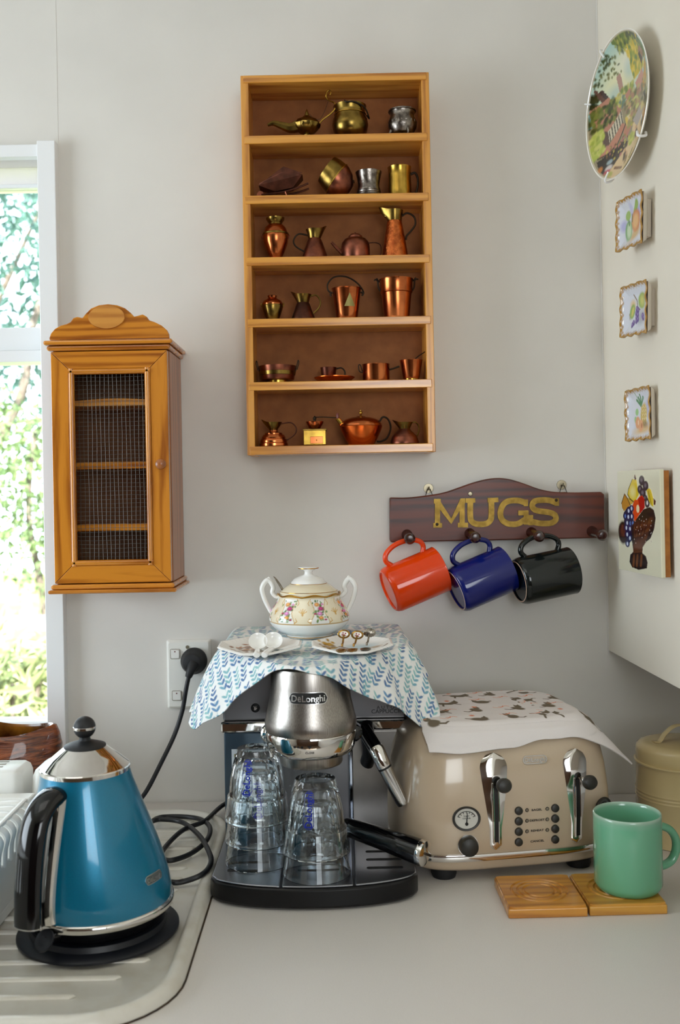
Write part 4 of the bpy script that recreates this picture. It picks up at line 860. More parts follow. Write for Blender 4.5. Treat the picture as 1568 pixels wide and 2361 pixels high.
def tray_out(x0, x1, c0, inset, n=14):
    xs = np.linspace(x0, x1, n); return [(x1-EX, .25-c0), (x0-EX, .25-c0)]+[(float(x)-EX, .25-front(float(x))+inset) for x in xs]
mb = MB(); mb.slab(tray_out(XL-.002, XR+.002, .03, 0, 40), .002, .029); mb.build('base', 'black_plastic', EM, smooth=40, bevel=.004)
for i, (a, b) in enumerate(((XL, -.086), (-.084, .008), (.010, XR))):
    p = MB().slab(tray_out(a+.0006, b-.0006, .268, .001), .0292, .0315).build('drip_plate', 'tray_plate', EM, smooth=40, bevel=.0012)
    for k in range(4):
        xm, hl = (a+b)/2, (b-a)*.3; cc = .315+k*.030
        if i == 0 and k < 2: continue
        mb = MB(); mb.slab([(x-EX, .25-y) for x, y in rrect(xm-hl, xm+hl, cc-.0035, cc+.0035, .0033, 4)], .0314, .0319); mb.build('slot', 'ink_black', p, smooth=0)
eb('body', XL+.003, XR-.003, .03, .262, .029, .183, 'panel_grey', .004)
eb('tank_panel', XL+.001, EX-.05, .255, .270, .030, .182, 'tank_blue', .002)
eb('steel_panel', EX+.05, XR-.001, .255, .270, .030, .182, 'steel_sheet', .002)
# curved splash plate in the middle
mb = MB(); arc = [(EX+.052*math.cos(a), .262-.020*abs(math.sin(a))) for a in np.linspace(PI, 2*PI, 17)]
mb.loft([[(x-EX, .25-c, z) for x, c in arc] for z in (.031, .165)], caps=False, closed=False); mb.build('splash_plate', 'steel_brushed', EM, smooth=60)
for s in (-1, 1): eb('column_edge', EX+s*.052-.003, EX+s*.052+.003, .255, .273, .031, .18, 'chrome_blue', .0015)
eb('band', XL-.003, XR+.003, .04, .276, .183, .199, 'chrome', .003)
eb('upper_housing', XL, XR, .03, .272, .199, .300, 'panel_grey', .004)
st = eb('sticker', XL+.012, EX-.056, .2700, .2704, .078, .158, 'sticker', 0)
eb('sticker_picture', XL+.018, XL+.034, .2704, .2707, .10, .135, 'sticker_green', 0, st); eb('sticker_mark', XL+.016, XL+.021, .2704, .2707, .146, .151, 'verdigris_tag', 0, st)
# brewing head
HC = .375; HX = at(716, 1640, HC).x
Mh = Matrix.Translation((HX-EX, .25-HC, 0))
MB().lathe([(0, .300), (.046, .300), (.0515, .297), (.053, .292), (.0535, .272), (.0555, .254), (.0600, .235), (.0625, .224), (.0625, .216), (.061, .211), (0, .211)], 72, Mh).build('brew_head', 'steel_brushed', EM, smooth=30)
eb('head_bridge', HX-.046, HX+.046, .262, HC, .199, .298, 'panel_grey', .002)
MB().lathe([(.0612, .2112), (.0620, .208), (.0600, .192), (.0570, .184), (.0550, .1825), (0, .1825)], 72, Mh).build('chrome_ring', 'chrome', EM, smooth=40)
MB().lathe([(.0425, .184), (.0425, .183), (.0425, .168), (.041, .1655), (0, .1655)], 60, Mh).build('group_ring', 'steel_brushed', EM, smooth=40)
for s in (-1, 1): MB().lathe([(0, 0), (.012, 0), (.0135, .004), (.0125, .014), (.009, .017), (0, .0175)], 20, Matrix.Translation((HX-EX+s*.058, .25-.335, .198)) @ Matrix.Rotation(PI/2, 4, 'X')).build('ring_lug', 'chrome' if s < 0 else 'black_gloss', EM)
def on_head(px, py, r):                     # text on the round head
    return None
def wrap_head(vs_, z0, r_of_z, ang0=0, lift=.0006):
    out = []
    for x, y, z in vs_:
        r = r_of_z(z0+y)+lift+z; a = ang0+x/.055
        out.append((HX-EX+r*math.sin(a), .25-HC-r*math.cos(a), z0+y))
    return out
rh = lambda z: np.interp(z, [.211, .216, .224, .235, .254, .272, .292], [.061, .0625, .0625, .0600, .0555, .0535, .053])
rc = lambda z: np.interp(z, [.184, .192, .208], [.0570, .0600, .0620])
zb = .2635; angb = -.02
def pill(w_, h_, n=8): return rrect(-w_/2, w_/2, -h_/2, h_/2, h_/2-.0001, n)
def wrapped_slab(out, z0, z1, zc, rf, ang0, name, m, parent):
    n = len(out); vs_ = wrap_head([(x, y, z0) for x, y in out]+[(x, y, z1) for x, y in out], zc, rf, ang0, 0)
    mb = MB(); mb.add(vs_, [tuple(range(n-1, -1, -1)), tuple(range(n, 2*n))]+[(i, (i+1) % n, n+(i+1) % n, n+i) for i in range(n)]); return mb.build(name, m, parent, smooth=30)
# a fine badge, built as a small lattice so that it follows the curve
def badge(w_, h_, zc, rf, ang0, parent, mlist):
    for k, (grow, lift, m, nm) in enumerate(mlist):
        xs = np.linspace(-1, 1, 22); W2, H2 = w_/2+grow, h_/2+grow; vs_, fs = [], []
        for lay in (0.0001, lift):
            for x in xs:
                X_ = x*W2; hh_ = H2 if abs(X_) < W2-H2 else math.sqrt(max(1e-9, H2*H2-(abs(X_)-(W2-H2))**2))
                vs_ += [(X_, -hh_, lay), (X_, hh_, lay)]
        n = 22
        for i in range(n-1): fs += [(2*i, 2*i+1, 2*i+3, 2*i+2), (2*n+2*i, 2*n+2*i+2, 2*n+2*i+3, 2*n+2*i+1), (2*i, 2*i+2, 2*n+2*i+2, 2*n+2*i), (2*i+1, 2*n+2*i+1, 2*n+2*i+3, 2*i+3)]
        mb = MB(); mb.add(wrap_head(vs_, zc, rf, ang0, 0), fs); parent = mb.build(nm, m, parent if k == 0 else root_b, smooth=40)
        if k == 0: root_b = parent
    return root_b
b0 = badge(.052, .0145, zb, rh, angb, EM, [(.0006, .0008, 'badge_silver', 'badge'), (-.0004, .0011, 'ink_black', 'badge_ground')])
vs_, fs = logo_geo(.0118, .0004, .00016, .98); mb = MB(); mb.add(wrap_head(vs_, zb-.0005, rh, angb, .0016), fs); mb.build('lettering', 'badge_silver', b0, smooth=0)
vs_, fs = text_geo('▪▪▪ ▼', .008, 0, 0, 1)
mb = MB()
for dx in (-.018, -.0135, -.009): mb.add(wrap_head([(dx-.0013, -.0013, 0), (dx+.0013, -.0013, 0), (dx+.0013, .0013, 0), (dx-.0013, .0013, 0)], .2010, rc, 0, .0005), [(0, 1, 2, 3)])
mb.add(wrap_head([(-.0028, .0022, 0), (.0028, .0022, 0), (0, -.0026, 0)], .2010, rc, .0, .0005), [(0, 1, 2)])
mb.build('lock_marks', 'ink_black', EM, smooth=0)
vs_, fs = text_geo('CLOSE', .0036, 0, .00003); mb = MB(); mb.add(wrap_head(vs_, .1935, rc, 0, .0005), fs); mb.build('close_lettering', 'ink_black', EM, smooth=0)
# front panel: cup button and lettering
pb = at(589, 1632, .272); MB().lathe([(0, 0), (.0066, 0), (.0066, .0014), (.0058, .002), (0, .002)], 24, Matrix.Translation((pb.x-EX, .25-.272, pb.z)) @ Matrix.Rotation(PI/2, 4, 'X')).build('cup_button', 'ink_black', EM)
mb = MB()
for bx in ((-.002, .0013, -.003, .0012), (-.003, .0022, .0018, .0026), (.0013, .0027, -.001, .0006)): mb.box(pb.x-EX+bx[0], pb.x-EX+bx[1], .25-.2745, .25-.274, pb.z+bx[2], pb.z+bx[3])
mb.build('cup_symbol', 'badge_silver', EM, smooth=0)
for txt, py, sz, x in (('A U T O', 1631, .0068, 889), ('CAPPUCCINO', 1640, .0082, 899)):
    p = at(x, py, .272); vs_, fs = text_geo(txt, sz, 0, .00002, 1.05); mb = MB(); mb.add(vs_, fs, Matrix.Translation((p.x-EX, .25-.2724, p.z)) @ FACE); mb.build('lettering', 'ink_black', EM, smooth=0)
# steam wand
def ep(px, py, c): p = at(px, py, c); return (p.x-EX, p.y+.25, p.z)
wd = MB().tube(spline([ep(845, 1672, .285), ep(848, 1700, .300), ep(852, 1735, .300), ep(846, 1758, .292)], 6), .0125, 14, flat=.8).build('steam_arm', 'black_plastic', EM)
MB().tube(spline([ep(838, 1680, .300), ep(860, 1715, .318), ep(872, 1735, .33)], 5), .0105, 12).build('steam_joint', 'black_gloss', wd)
MB().tube([ep(866, 1722, .345), ep(868, 1726, .346), ep(884, 1763, .35), ep(886, 1767, .35)], [.0095, .0105, .0105, .0098], 24).build('wand_sleeve', 'chrome', wd)
MB().tube([ep(886, 1767, .35), ep(888, 1771, .35)], .0099, 20).build('wand_gasket', 'black_rubber', wd)
MB().tube([ep(888, 1771, .35), ep(926, 1846, .352), ep(930, 1853, .352)], [.0097, .0092, .0082], 24).build('wand_tube', 'chrome_soft', wd)
eb('foot_pad', XL+.02, XL+.04, .06, .09, -.0005, .003, 'black_rubber', 0); eb('foot_pad', XR-.04, XR-.02, .06, .09, -.0005, .003, 'black_rubber', 0)
# ---------------------------------------------------------------- portafilter lying on the drip tray
a, b = onz(800, 1912, .064), onz(975, 1970, .051)
pf = thing('portafilter', 'black handled portafilter lying on the drip tray behind the glasses', 'portafilter', (a.x, a.y, .032))
A_, B2 = Vector((0, 0, .036)), Vector((b.x-a.x, b.y-a.y, .021)); dv = (B2-A_)
def on(k): return A_+dv*k
MB().tube([on(-.04), on(0), on(.15), on(.45), on(.8), on(.965)], [.010, .0125, .0135, .0145, .0165, .0170], 24).build('grip', 'black_gloss', pf)
MB().tube([on(.965), on(.97), on(1.03), on(1.045)], [.0173, .0176, .0168, .012], 28).build('end_cap', 'chrome', pf)
MB().tube([on(1.045), on(1.10)], .0018, 8).build('pin', 'iron_dark', pf)
MB().lathe([(0, .001), (.030, .001), (.032, .004), (.033, .028), (.030, .030), (.029, .010), (0, .009)], 40, Matrix.Translation(Vector((on(-.30).x, on(-.30).y+.004, 0)))).build('filter_basket', 'chrome_soft', pf)
MB().tube([on(-.30)+Vector((0, 0, -.008)), on(-.03)], .008, 12).build('neck', 'chrome_soft', pf)
# ---------------------------------------------------------------- tumblers, upside down, nested
def glass_prof():                           # local z = 0 at the rim (on the tray), top is the thick foot
    out = [(.0446, 0), (.0449, .002), (.0432, .010), (.0414, .020), (.0406, .028), (.0404, .033), (.0386, .036), (.0384, .042), (.0372, .058), (.0340, .076), (.0295, .092), (.0278, .097), (.0262, .100)]
    inn = [(.0180, .0985), (.0, .0975)]
    ins = [(0, .0885), (.0215, .0885), (.0255, .084), (.0300, .074), (.0338, .058), (.0352, .044), (.0364, .034), (.0388, .022), (.0412, .010), (.0434, .0006)]
    return out+inn, ins
po, pi_ = glass_prof(); facet = (.035, .098)
mb = MB()
def fmod(p, r, a):
    if facet[0] < p[2] < facet[1]:
        n = 10; k = ((a/(2*PI)*n) % 1)-.5; f = math.cos(PI/n)/math.cos(2*PI/n*k); wgt = min(1, (p[2]-facet[0])/.006, (facet[1]-p[2])/.004+.35); f = 1+(f-1)*wgt
        return (p[0]*f, p[1]*f, p[2])
    return p
mb.lathe(po+[], 80, mod=fmod)
mb2 = MB(); mb2.lathe(po[:-2]+[(.018, .0985), (0, .0975)], 80, mod=fmod); n0 = len(mb2.v)
# one closed skin: outside up to the foot, then the inside from the foot down to the rim
mb3 = MB(); prof_all = po[:-2]+[(.018, .0985), (0, .0975)]
mb3.lathe(prof_all, 80, mod=fmod); mb3.lathe(pi_+[(.0446, 0)], 80)
gm = bpy.data.meshes.new('tumbler_glass'); gm.from_pydata(mb3.v, [], mb3.f)
bm = bmesh.new(); bm.from_mesh(gm); bmesh.ops.remove_doubles(bm, verts=bm.verts, dist=1e-5); bmesh.ops.recalc_face_normals(bm, faces=bm.faces); bm.to_mesh(gm); bm.free()
gm.polygons.foreach_set('use_smooth', [True]*len(gm.polygons)); gm.set_sharp_from_angle(angle=math.radians(24)); gm.materials.append(MATS['glass'])
def logo_mesh():
    vs_, fs = text_geo('DeLonghi', .0135, 0, .00035, .88); mb = MB()
    def wrapg(P):
        out = []
        for x, y in P:
            z = .066+x; r = np.interp(z, [.04, .058, .076, .092], [.0385, .0372, .0340, .0295]); a = y/.036; r = r*.951/math.cos(a)+.0003
            out.append((r*math.sin(-a), -r*math.cos(-a), z))
        return out
    mb.add(wrapg([(x, y-.0005) for x, y, _ in vs_]), fs)
    ol_ = pill(.050, .0142, 10); m_ = len(ol_); inn_ = [(x*.972, y*.91) for x, y in ol_]
    mb.add(wrapg(ol_+inn_), [(i, (i+1) % m_, m_+(i+1) % m_, m_+i) for i in range(m_)])
    me = bpy.data.meshes.new('logo'); me.from_pydata(mb.v, [], mb.f); me.materials.append(MATS['ink_blue']); return me
lm = logo_mesh()
gA, gB = onz(596, 1985, .0318), onz(731, 2012, .0318)
spec = [(gA, 0, None, 'clear tumbler at the bottom of the stack of three'), (gA, 1, 12, 'clear tumbler with blue logo, second in the stack of three'), (gA, 2, -12, 'clear tumbler with blue logo on top of the stack of three'),
        (gB, 0, None, 'clear tumbler under another in the stack of two'), (gB, 1, -8, 'clear tumbler with blue logo topping the stack of two')]
for p, k, la, lb in spec:
    t = thing('tumbler', lb, 'glass', (p.x, p.y, .0320+k*.0295), math.radians(11*k), group='upturned tumblers on the drip tray')
    t.scale = (1, 1, .95); g = link('glass_body', gm, None, t, 0)
    if la is not None:
        o = link('logo', lm, None, t, 0); o.rotation_euler = (0, 0, math.radians(la-11*k+(-6))); g.rotation_euler = o.rotation_euler
# ---------------------------------------------------------------- leaf patterned cloth over the machine
printed('cloth_leaf', .85, 0, .25, 1600, spec=.2); printed('cloth_cats', .9, 0, .35, 1400, spec=.2)
def hull_dist(x, c, pts):                   # distance outside a convex polygon (counter-clockwise), 0 inside
    d = np.full(x.shape, -1e9)
    best = np.full(x.shape, 1e9); ins = np.ones(x.shape, bool)
    for (ax, ay), (bx, by) in zip(pts, pts[1:]+pts[:1]):
        ex, ey = bx-ax, by-ay; L = ex*ex+ey*ey; tt = np.clip(((x-ax)*ex+(c-ay)*ey)/L, 0, 1)
        best = np.minimum(best, np.hypot(x-ax-tt*ex, c-ay-tt*ey)); ins &= (ex*(c-ay)-ey*(x-ax)) >= 0
    return np.where(ins, 0, best)
def fbm(x, y, s, seed=0):
    rs = np.random.RandomState(seed); f = np.zeros_like(x)
    for k in range(7):
        a = rs.uniform(0, 6.28); q = s*rs.uniform(.5, 1.8); f += np.sin((x*math.cos(a)+y*math.sin(a))*q+rs.uniform(0, 6.28))/(1+.3*k)
    return f/4
def lerp(a, b, t): return a+(b-a)*t
def coons(bk_, fr_, l_, r_, c00, c10, c01, c11): return (1-T_)*bk_+T_*fr_+(1-S_)*l_+S_*r_-((1-S_)*(1-T_)*c00+S_*(1-T_)*c10+(1-S_)*T_*c01+S_*T_*c11)
def cloth_grid(fn, n1, n2):                 # even spacing along the cloth itself; returns points and lengths along it
    global S_, T_
    S_, T_ = np.meshgrid(np.linspace(0, 1, 160), np.linspace(0, 1, 160)); P = fn()
    ls = np.concatenate([[0], np.cumsum(np.linalg.norm(np.diff(P, axis=1), axis=2).mean(0))]); lt = np.concatenate([[0], np.cumsum(np.linalg.norm(np.diff(P, axis=0), axis=2).mean(1))])
    sv = np.interp(np.linspace(0, ls[-1], n1), ls, np.linspace(0, 1, 160)); tv = np.interp(np.linspace(0, lt[-1], n2), lt, np.linspace(0, 1, 160))
    S_, T_ = np.meshgrid(sv, tv); P = fn()
    U = np.concatenate([np.zeros((n2, 1)), np.cumsum(np.linalg.norm(np.diff(P, axis=1), axis=2), 1)], 1); V = np.concatenate([np.zeros((1, n1)), np.cumsum(np.linalg.norm(np.diff(P, axis=0), axis=2), 0)], 0)
    return P, U-U[:, n1//2:n1//2+1], V
_s = np.linspace(0, 1, 801); ker = np.hanning(121); ker /= ker.sum()
def table(xs, ys):
    f = np.interp(_s, xs, ys); e = np.concatenate([2*f[0]-f[60:0:-1], f, 2*f[-1]-f[-2:-62:-1]]); return np.convolve(e, ker, 'valid')
KN = [0, .12, .3, .42, .52, .62, .74, .9, 1]
FX = table(KN, [-.228, -.208, -.120, -.076, -.040, .002, .036, .104, .132]); FC = table(KN, [.292, .324, .392, .424, .436, .428, .398, .338, .312])
def convex(P):
    P = sorted(set(P)); 
    def half(Q):
        o = []
        for p in Q:
            while len(o) > 1 and (o[-1][0]-o[-2][0])*(p[1]-o[-2][1])-(o[-1][1]-o[-2][1])*(p[0]-o[-2][0]) <= 1e-12: o.pop()
            o.append(p)
        return o[:-1]
    return half(P)+half(P[::-1])
sup = convex([(XL, .02), (XR, .02), (XR, .272), (XL, .272)]+[(float(HX+.051*math.cos(a)), float(HC+.051*math.sin(a))) for a in np.linspace(0, PI, 25)])
def leaf_fn():
    fx, fc = np.interp(S_, _s, FX), np.interp(S_, _s, FC); bx_, bc_ = lerp(-.172, .080, S_), .034+0*S_
    lx, lc = lerp(-.172, FX[0], T_**.45), lerp(.034, FC[0], T_); r1, r2 = lerp(.080, FX[-1], T_**.4), lerp(.034, FC[-1], T_)
    X = coons(bx_, fx, lx, r1, -.172, .080, FX[0], FX[-1]); C_ = coons(bc_, fc, lc, r2, .034, .034, FC[0], FC[-1])
    dd = hull_dist(X, C_, sup); drop = 2.55*dd*dd/(dd+.016); hg = np.clip(dd/.035, 0, 1); q = np.arctan2(C_-.2, X-EX)
    Z = .3035-drop+.0010*fbm(X, C_, 120, 1)+.0012*np.abs(fbm(X, C_, 60, 8))+dd*.16*fbm(X, C_, 90, 2)+.0012*np.clip(T_*8-7, 0, 1)*np.sin(S_*34)
    fold = hg*np.clip((np.abs(X-HX)-.05)/.04, 0, 1)*(.004*np.sin(q*13+1.2)+.002*np.sin(q*27))
    return np.stack([X+fold*np.cos(q), -(C_+fold*np.sin(q)), Z], -1)
P, U, V = cloth_grid(leaf_fn, 520, 440)
me = grid_mesh('leaf_cloth', P); CW, CH = float(U.max()-U.min()), float(V.max())
cv = Canvas(U-U.min(), V, (240, 241, 240)); rng = random.Random(11)
cols = [(66, 116, 168), (84, 138, 182), (124, 180, 188), (140, 194, 194), (106, 166, 188), (56, 102, 156)]
x = -.012; col_n = 0
while x < CW+.012:                          # columns of sprigs, pairs of leaves along a fine stem
    y = -.02-rng.uniform(0, .03)
    while y < CH+.01:
        lean = rng.uniform(-.22, .22); npair = rng.choice((4, 5, 5, 6)); st_ = .0084; cA, cB = rng.choice(cols), rng.choice(cols)
        x0 = x+rng.uniform(-.002, .002); L = npair*st_
        cv.line([(x0, y), (x0+lean*L, y+L)], .00035, (176, 204, 208), .7)
        for k in range(npair):
            px_, py_ = x0+lean*st_*(k+.5), y+st_*(k+.5); c1, c2 = (cA, cB) if rng.random() < .7 else (rng.choice(cols), rng.choice(cols))
            for s, cc_ in ((-1, c1), (1, c2)):
                la = -PI/2+s*.72-lean; cv.ell(px_+math.cos(la)*.0048, py_+math.sin(la)*.0048, .0050, .0019, cc_, la, .22, .92)
        y += L+rng.uniform(.004, .010)
    x += .0172; col_n += 1
set_col(me, cv.c); o = link('leaf_cloth', me, 'cloth_leaf', None, smooth=180)
md = o.modifiers.new('thick', 'SOLIDIFY'); md.thickness = .0014; md.offset = -1
tag(o, 'white cotton cloth printed with blue leaf sprigs draped over the coffee machine', 'cloth')
# hem line of the cloth
# ---------------------------------------------------------------- sugar bowl, dishes and spoons on the cloth
printed('china_print', .1, .6); mat('china', (244, 243, 240), .1, coat=.5); mat('spoon_gold', (190, 150, 84), .24, 1, var=(150, 112, 58), vs=120); mat('spoon_silver', (176, 170, 160), .25, 1, var=(120, 112, 100), vs=200, bump=.4, bs=400)
mat('enamel_white', (236, 230, 216), .2, coat=.3)
ZT = .3062
p = onz(714, 1466, ZT); SB = thing('sugar_bowl', 'white and cream china sugar bowl painted with roses', 'sugar bowl', (p.x, p.y, ZT-.0005))
prof = [(.0, .0015), (.030, .0012), (.034, 0), (.036, .001), (.036, .004), (.042, .007), (.0525, .013), (.0600, .021), (.0625, .029), (.0615, .036), (.0580, .044), (.0525, .053), (.0485, .060), (.0482, .0635), (.0495, .066), (.0482, .0672), (.0462, .065), (.0455, .058)]
# smooth the profile, then paint panels round the belly
PR = spline([(a, 0, b) for a, b in prof[5:15]], 9); rows = [(q.x, q.z) for q in PR]; NA = 340
aa = np.linspace(0, 2*PI, NA); Rr = np.array([q[0] for q in rows]); Zr = np.array([q[1] for q in rows])
lob = 1+.012*np.cos(8*aa); G = np.stack([Rr[:, None]*lob*np.sin(aa)[None], -Rr[:, None]*lob*np.cos(aa)[None], np.tile(Zr[:, None], (1, NA))], -1)
Gz = G[..., 2]; Gz[-6:] += (.0016*np.sin(aa*8))[None]*np.linspace(0, 1, 6)[:, None]
me = grid_mesh('bowl_body', G)
A2 = np.degrees(np.tile(((aa+PI) % (2*PI)-PI)[None], (len(rows), 1))); Z2 = np.tile(Zr[:, None], (1, NA))*1000
cv = Canvas(A2, Z2, (246, 244, 240)); i = np.nonzero((cv.V > 26) & (cv.V < 65))[0]; cv._put(i, np.full(len(i), 1.), (240, 228, 200))
cv.line([(-180, 26), (180, 26)], .8, (196, 160, 104)); rng = random.Random(5)
for pc_ in (-135, -45+1, 24, 69, 114, 159, -90, -22+0):
    pass
def scale_ell(a, z, ra, rz, col, soft=.25, al=1): cv.ell(a, z/1.0, ra, rz, col, 0, soft, al)
for k in range(-4, 4):
    a0 = 18+k*52 if k in (-1, 0) else 18+k*52
    wv = [(a0+math.copysign(1, s)*(11+3*math.cos((z-27)/38*2*PI)), z) for s in (-1, 1) for z in (range(27, 65, 2) if s < 0 else range(63, 26, -2))]
    cv.poly(wv, (246, 244, 240)); L_ = [w_ for w_ in wv if w_[0] < a0]; R_ = [w_ for w_ in wv if w_[0] > a0]
    cv.line(L_, .55, (206, 164, 92)); cv.line(R_, .55, (206, 164, 92))
    for _ in range(46): cv.ell(a0+rng.gauss(0, 5), rng.uniform(30, 61), rng.uniform(1.2, 2.4), rng.uniform(.8, 1.7), rng.choice([(66, 112, 40), (96, 136, 60), (120, 150, 80), (150, 176, 130)]), rng.uniform(0, 3), .3)
    for da, z, r_, c_ in ((-3, 55, 4.6, (214, 138, 70)), (3, 49, 5.0, (160, 34, 96)), (0, 42, 4.2, (206, 120, 176)), (1.5, 36, 3.6, (220, 138, 60)), (7, 55, 2.4, (206, 120, 170)), (-7, 42, 2.2, (150, 40, 80)), (8, 33, 2.2, (150, 36, 76))):
        cv.ell(a0+da, z, r_, r_*.62, c_, 0, .3); cv.ell(a0+da-.5, z+.5, r_*.5, r_*.3, tuple(min(255, int(q*1.25+20)) for q in c_), 0, .5)
    b0_ = a0+26
    for q in (-60, -30, 0, 30, 60): cv.line([(b0_, 42), (b0_+7*math.sin(math.radians(q)), 42+7*math.cos(math.radians(q)))], .6, (214, 168, 84))
    cv.ell(b0_, 41, 1.6, 2.4, (206, 158, 70)); 
    for s in (-1, 1): cv.line([(b0_+s*11, 62), (b0_+s*8, 57), (b0_+s*10, 54)], .5, (206, 160, 84)); cv.line([(b0_+s*12, 28), (b0_+s*8, 31), (b0_+s*10, 35)], .5, (206, 160, 84))
i = np.nonzero(cv.V > 65.2)[0]; cv._put(i, np.full(len(i), 1.), (196, 150, 66))
set_col(me, cv.c); link('bowl_body', me, 'china_print', SB, smooth=180)
MB().lathe(prof[:6], 60).build('foot', 'china', SB, smooth=50)
MB().tube([(.0362*math.cos(a), .0362*math.sin(a), .0022) for a in np.linspace(0, 2*PI, 49)[:-1]], .0006, 6, closed=True).build('gilt_foot_line', 'gold', SB)
MB().tube([(.0494*math.cos(a), .0494*math.sin(a), .0672+.0016*math.sin(8*(a+PI/2))) for a in np.linspace(0, 2*PI, 81)[:-1]], .0010, 8, closed=True).build('gilt_rim', 'gold', SB)
lid = bpy.data.objects.new('lid', None); COL.objects.link(lid); lid.parent = SB
mat('china_cream', (238, 226, 198), .12, coat=.5)
MB().lathe([(.0462, .066), (.0465, .069), (.0440, .0725), (.0370, .0785), (.0285, .0835), (.0, .0835)], 64).build('lid_rim', 'china_cream', lid, smooth=60)
MB().lathe([(.0283, .0832), (.0270, .086), (.0225, .091), (.0145, .0945), (.0075, .0965), (.0060, .0995), (.0068, .103), (.0120, .1055), (.0158, .1065), (.0160, .1085), (.0150, .1092), (.0, .1098)], 56, lobes=8, lobe=.012).build('lid_dome', 'china', lid, smooth=60)
for r_, z in ((.0286, .0834), (.0450, .0717)): MB().tube([(r_*math.cos(a), r_*math.sin(a), z) for a in np.linspace(0, 2*PI, 65)[:-1]], .00045, 6, closed=True).build('gilt_line', 'gold', lid)
MB().tube([(.0159*math.cos(a), .0159*math.sin(a), .1072) for a in np.linspace(0, 2*PI, 49)[:-1]], .0007, 6, closed=True).build('gilt_knob_line', 'gold', lid)
for s in (-1, 1):
    P = [(s*.057, 0, .034), (s*.064, 0, .046), (s*.070, 0, .060), (s*.0735, 0, .074), (s*.0715, 0, .082), (s*.066, 0, .0885), (s*.0605, 0, .087), (s*.0560, 0, .078), (s*.0575, 0, .070), (s*.0530, 0, .064), (s*.0485, 0, .062)]
    h = MB().tube(spline(P, 6), [.0030+.0012*math.sin(k/60*PI) for k in range(61)], 12, flat=1.2).build('handle', 'china', SB)
    MB().tube(spline([(s*.0655, 0, .0905), (s*.0625, 0, .0935), (s*.0600, -.0006, .088), (s*.0565, -.001, .083)], 5), [.0034, .0016, .0012]+[.0012]*13, 8).build('thumb_rest', 'china', h)
    MB().tube(spline([(s*.0625, 0, .0940), (s*.0592, -.0004, .0885), (s*.0550, -.001, .0825)], 5), .0008, 6).build('gilt_edge', 'gold', h)
sp = thing('sugar_spoon', 'ornate tarnished spoon handle poking out of the sugar bowl', 'spoon', (p.x-.026, p.y-.006, ZT+.045))
MB().tube(spline([(.012, .004, -.020), (-.004, 0, .012), (-.012, 0, .024), (-.020, 0, .038), (-.026, 0, .047), (-.029, 0, .050)], 5), [.0012]*8+[.0014, .002, .003, .004, .0048, .005, .0052, .005, .0048, .0044, .004, .0036, .003, .0026, .002, .0016, .0012, .001][:18], 10, flat=.4, up=(0, 1, 0)).build('spoon_stem', 'spoon_silver', sp)
# --- two small dishes
def dish(px, py, label, wid, dep, rz, motif):
    q = onz(px, py, ZT+.006); t = thing('trinket_dish', label, 'dish', (q.x, q.y, ZT+.0022), rz, group='china dishes on the leaf cloth'); t.rotation_euler = (math.radians(7), 0, rz)
    nr, na = 46, 200; r = np.linspace(0, 1, nr); a = np.linspace(0, 2*PI, na); Rg, Ag = np.meshgrid(r, a, indexing='ij')
    ca, sa = np.cos(Ag), np.sin(Ag); oct_ = 1/np.maximum.reduce([np.abs(ca), np.abs(sa), (np.abs(ca)+np.abs(sa))/1.32])
    scal = 1+.006*np.cos(Ag*44)*(Rg > .9); k = lerp(1.0, oct_, np.clip(Rg*1.6-.4, 0, 1))*scal
    Xd, Yd = Rg*k*ca*wid/2, Rg*k*sa*dep/2; Zd = .0015+.0080*np.clip((Rg-.45)/.55, 0, 1)**1.7+.0035*(np.abs(Rg*k*ca))**3*np.clip(Rg-.6, 0, 1)
    me = grid_mesh('dish_body', np.stack([Xd, Yd, Zd], -1)); cv = Canvas(Rg*k*ca, Rg*k*sa, (240, 238, 234)); motif(cv); set_col(me, cv.c)
    o = link('dish_body', me, 'china_print', t, smooth=180); md = o.modifiers.new('thick', 'SOLIDIFY'); md.thickness = .0022; md.offset = -1
    mb = MB(); mb.tube([(Xd[-1, j], Yd[-1, j], Zd[-1, j]) for j in range(na-1)], .0014, 6, closed=True); mb.build('beaded_rim', 'china', t)
    return t
rg = random.Random(9)
def motifA(c):
    for _ in range(40): c.ell(-.35+rg.gauss(0, .16), .05+rg.gauss(0, .16), rg.uniform(.03, .1), rg.uniform(.02, .06), rg.choice([(150, 100, 70), (176, 124, 90), (120, 90, 60), (196, 150, 110)]), rg.uniform(0, 3), .4)
    for _ in range(26): c.ell(-.1+rg.gauss(0, .25), -.2+rg.gauss(0, .08), rg.uniform(.05, .16), .02, rg.choice([(120, 90, 60), (90, 80, 60)]), rg.uniform(-.3, .3), .4)
    for _ in range(16): c.ell(.45+rg.gauss(0, .1), -.05+rg.gauss(0, .12), .08, .03, (90, 110, 110), rg.uniform(-.4, .2), .4)
def motifB(c):
    c.ell(.2, .1, .4, .25, (170, 206, 220), .2, .5, .8); c.ell(-.5, -.05, .2, .2, (190, 214, 224), 0, .5, .7)
    for _ in range(40): c.ell(-.6+rg.gauss(0, .13), .18+rg.gauss(0, .13), rg.uniform(.03, .08), rg.uniform(.03, .07), rg.choice([(166, 128, 50), (190, 150, 70), (130, 96, 40)]), rg.uniform(0, 3), .4)
    c.line([(-.6, .1), (-.55, -.4)], .03, (150, 116, 60)); c.line([(-.3, .2), (-.1, -.05), (.1, -.05)], .045, (110, 70, 56)); c.line([(-.3, .0), (-.1, -.1)], .04, (90, 56, 50)); c.ell(.6, .0, .16, .1, (196, 170, 140), 0, .5)
    c.line([(.25, -.4), (.6, -.3), (.9, -.1)], .03, (130, 100, 80))
dA = dish(600, 1497, 'white china dish holding two white spoons, with a brown bird scene', .114, .092, math.radians(-3), motifA)
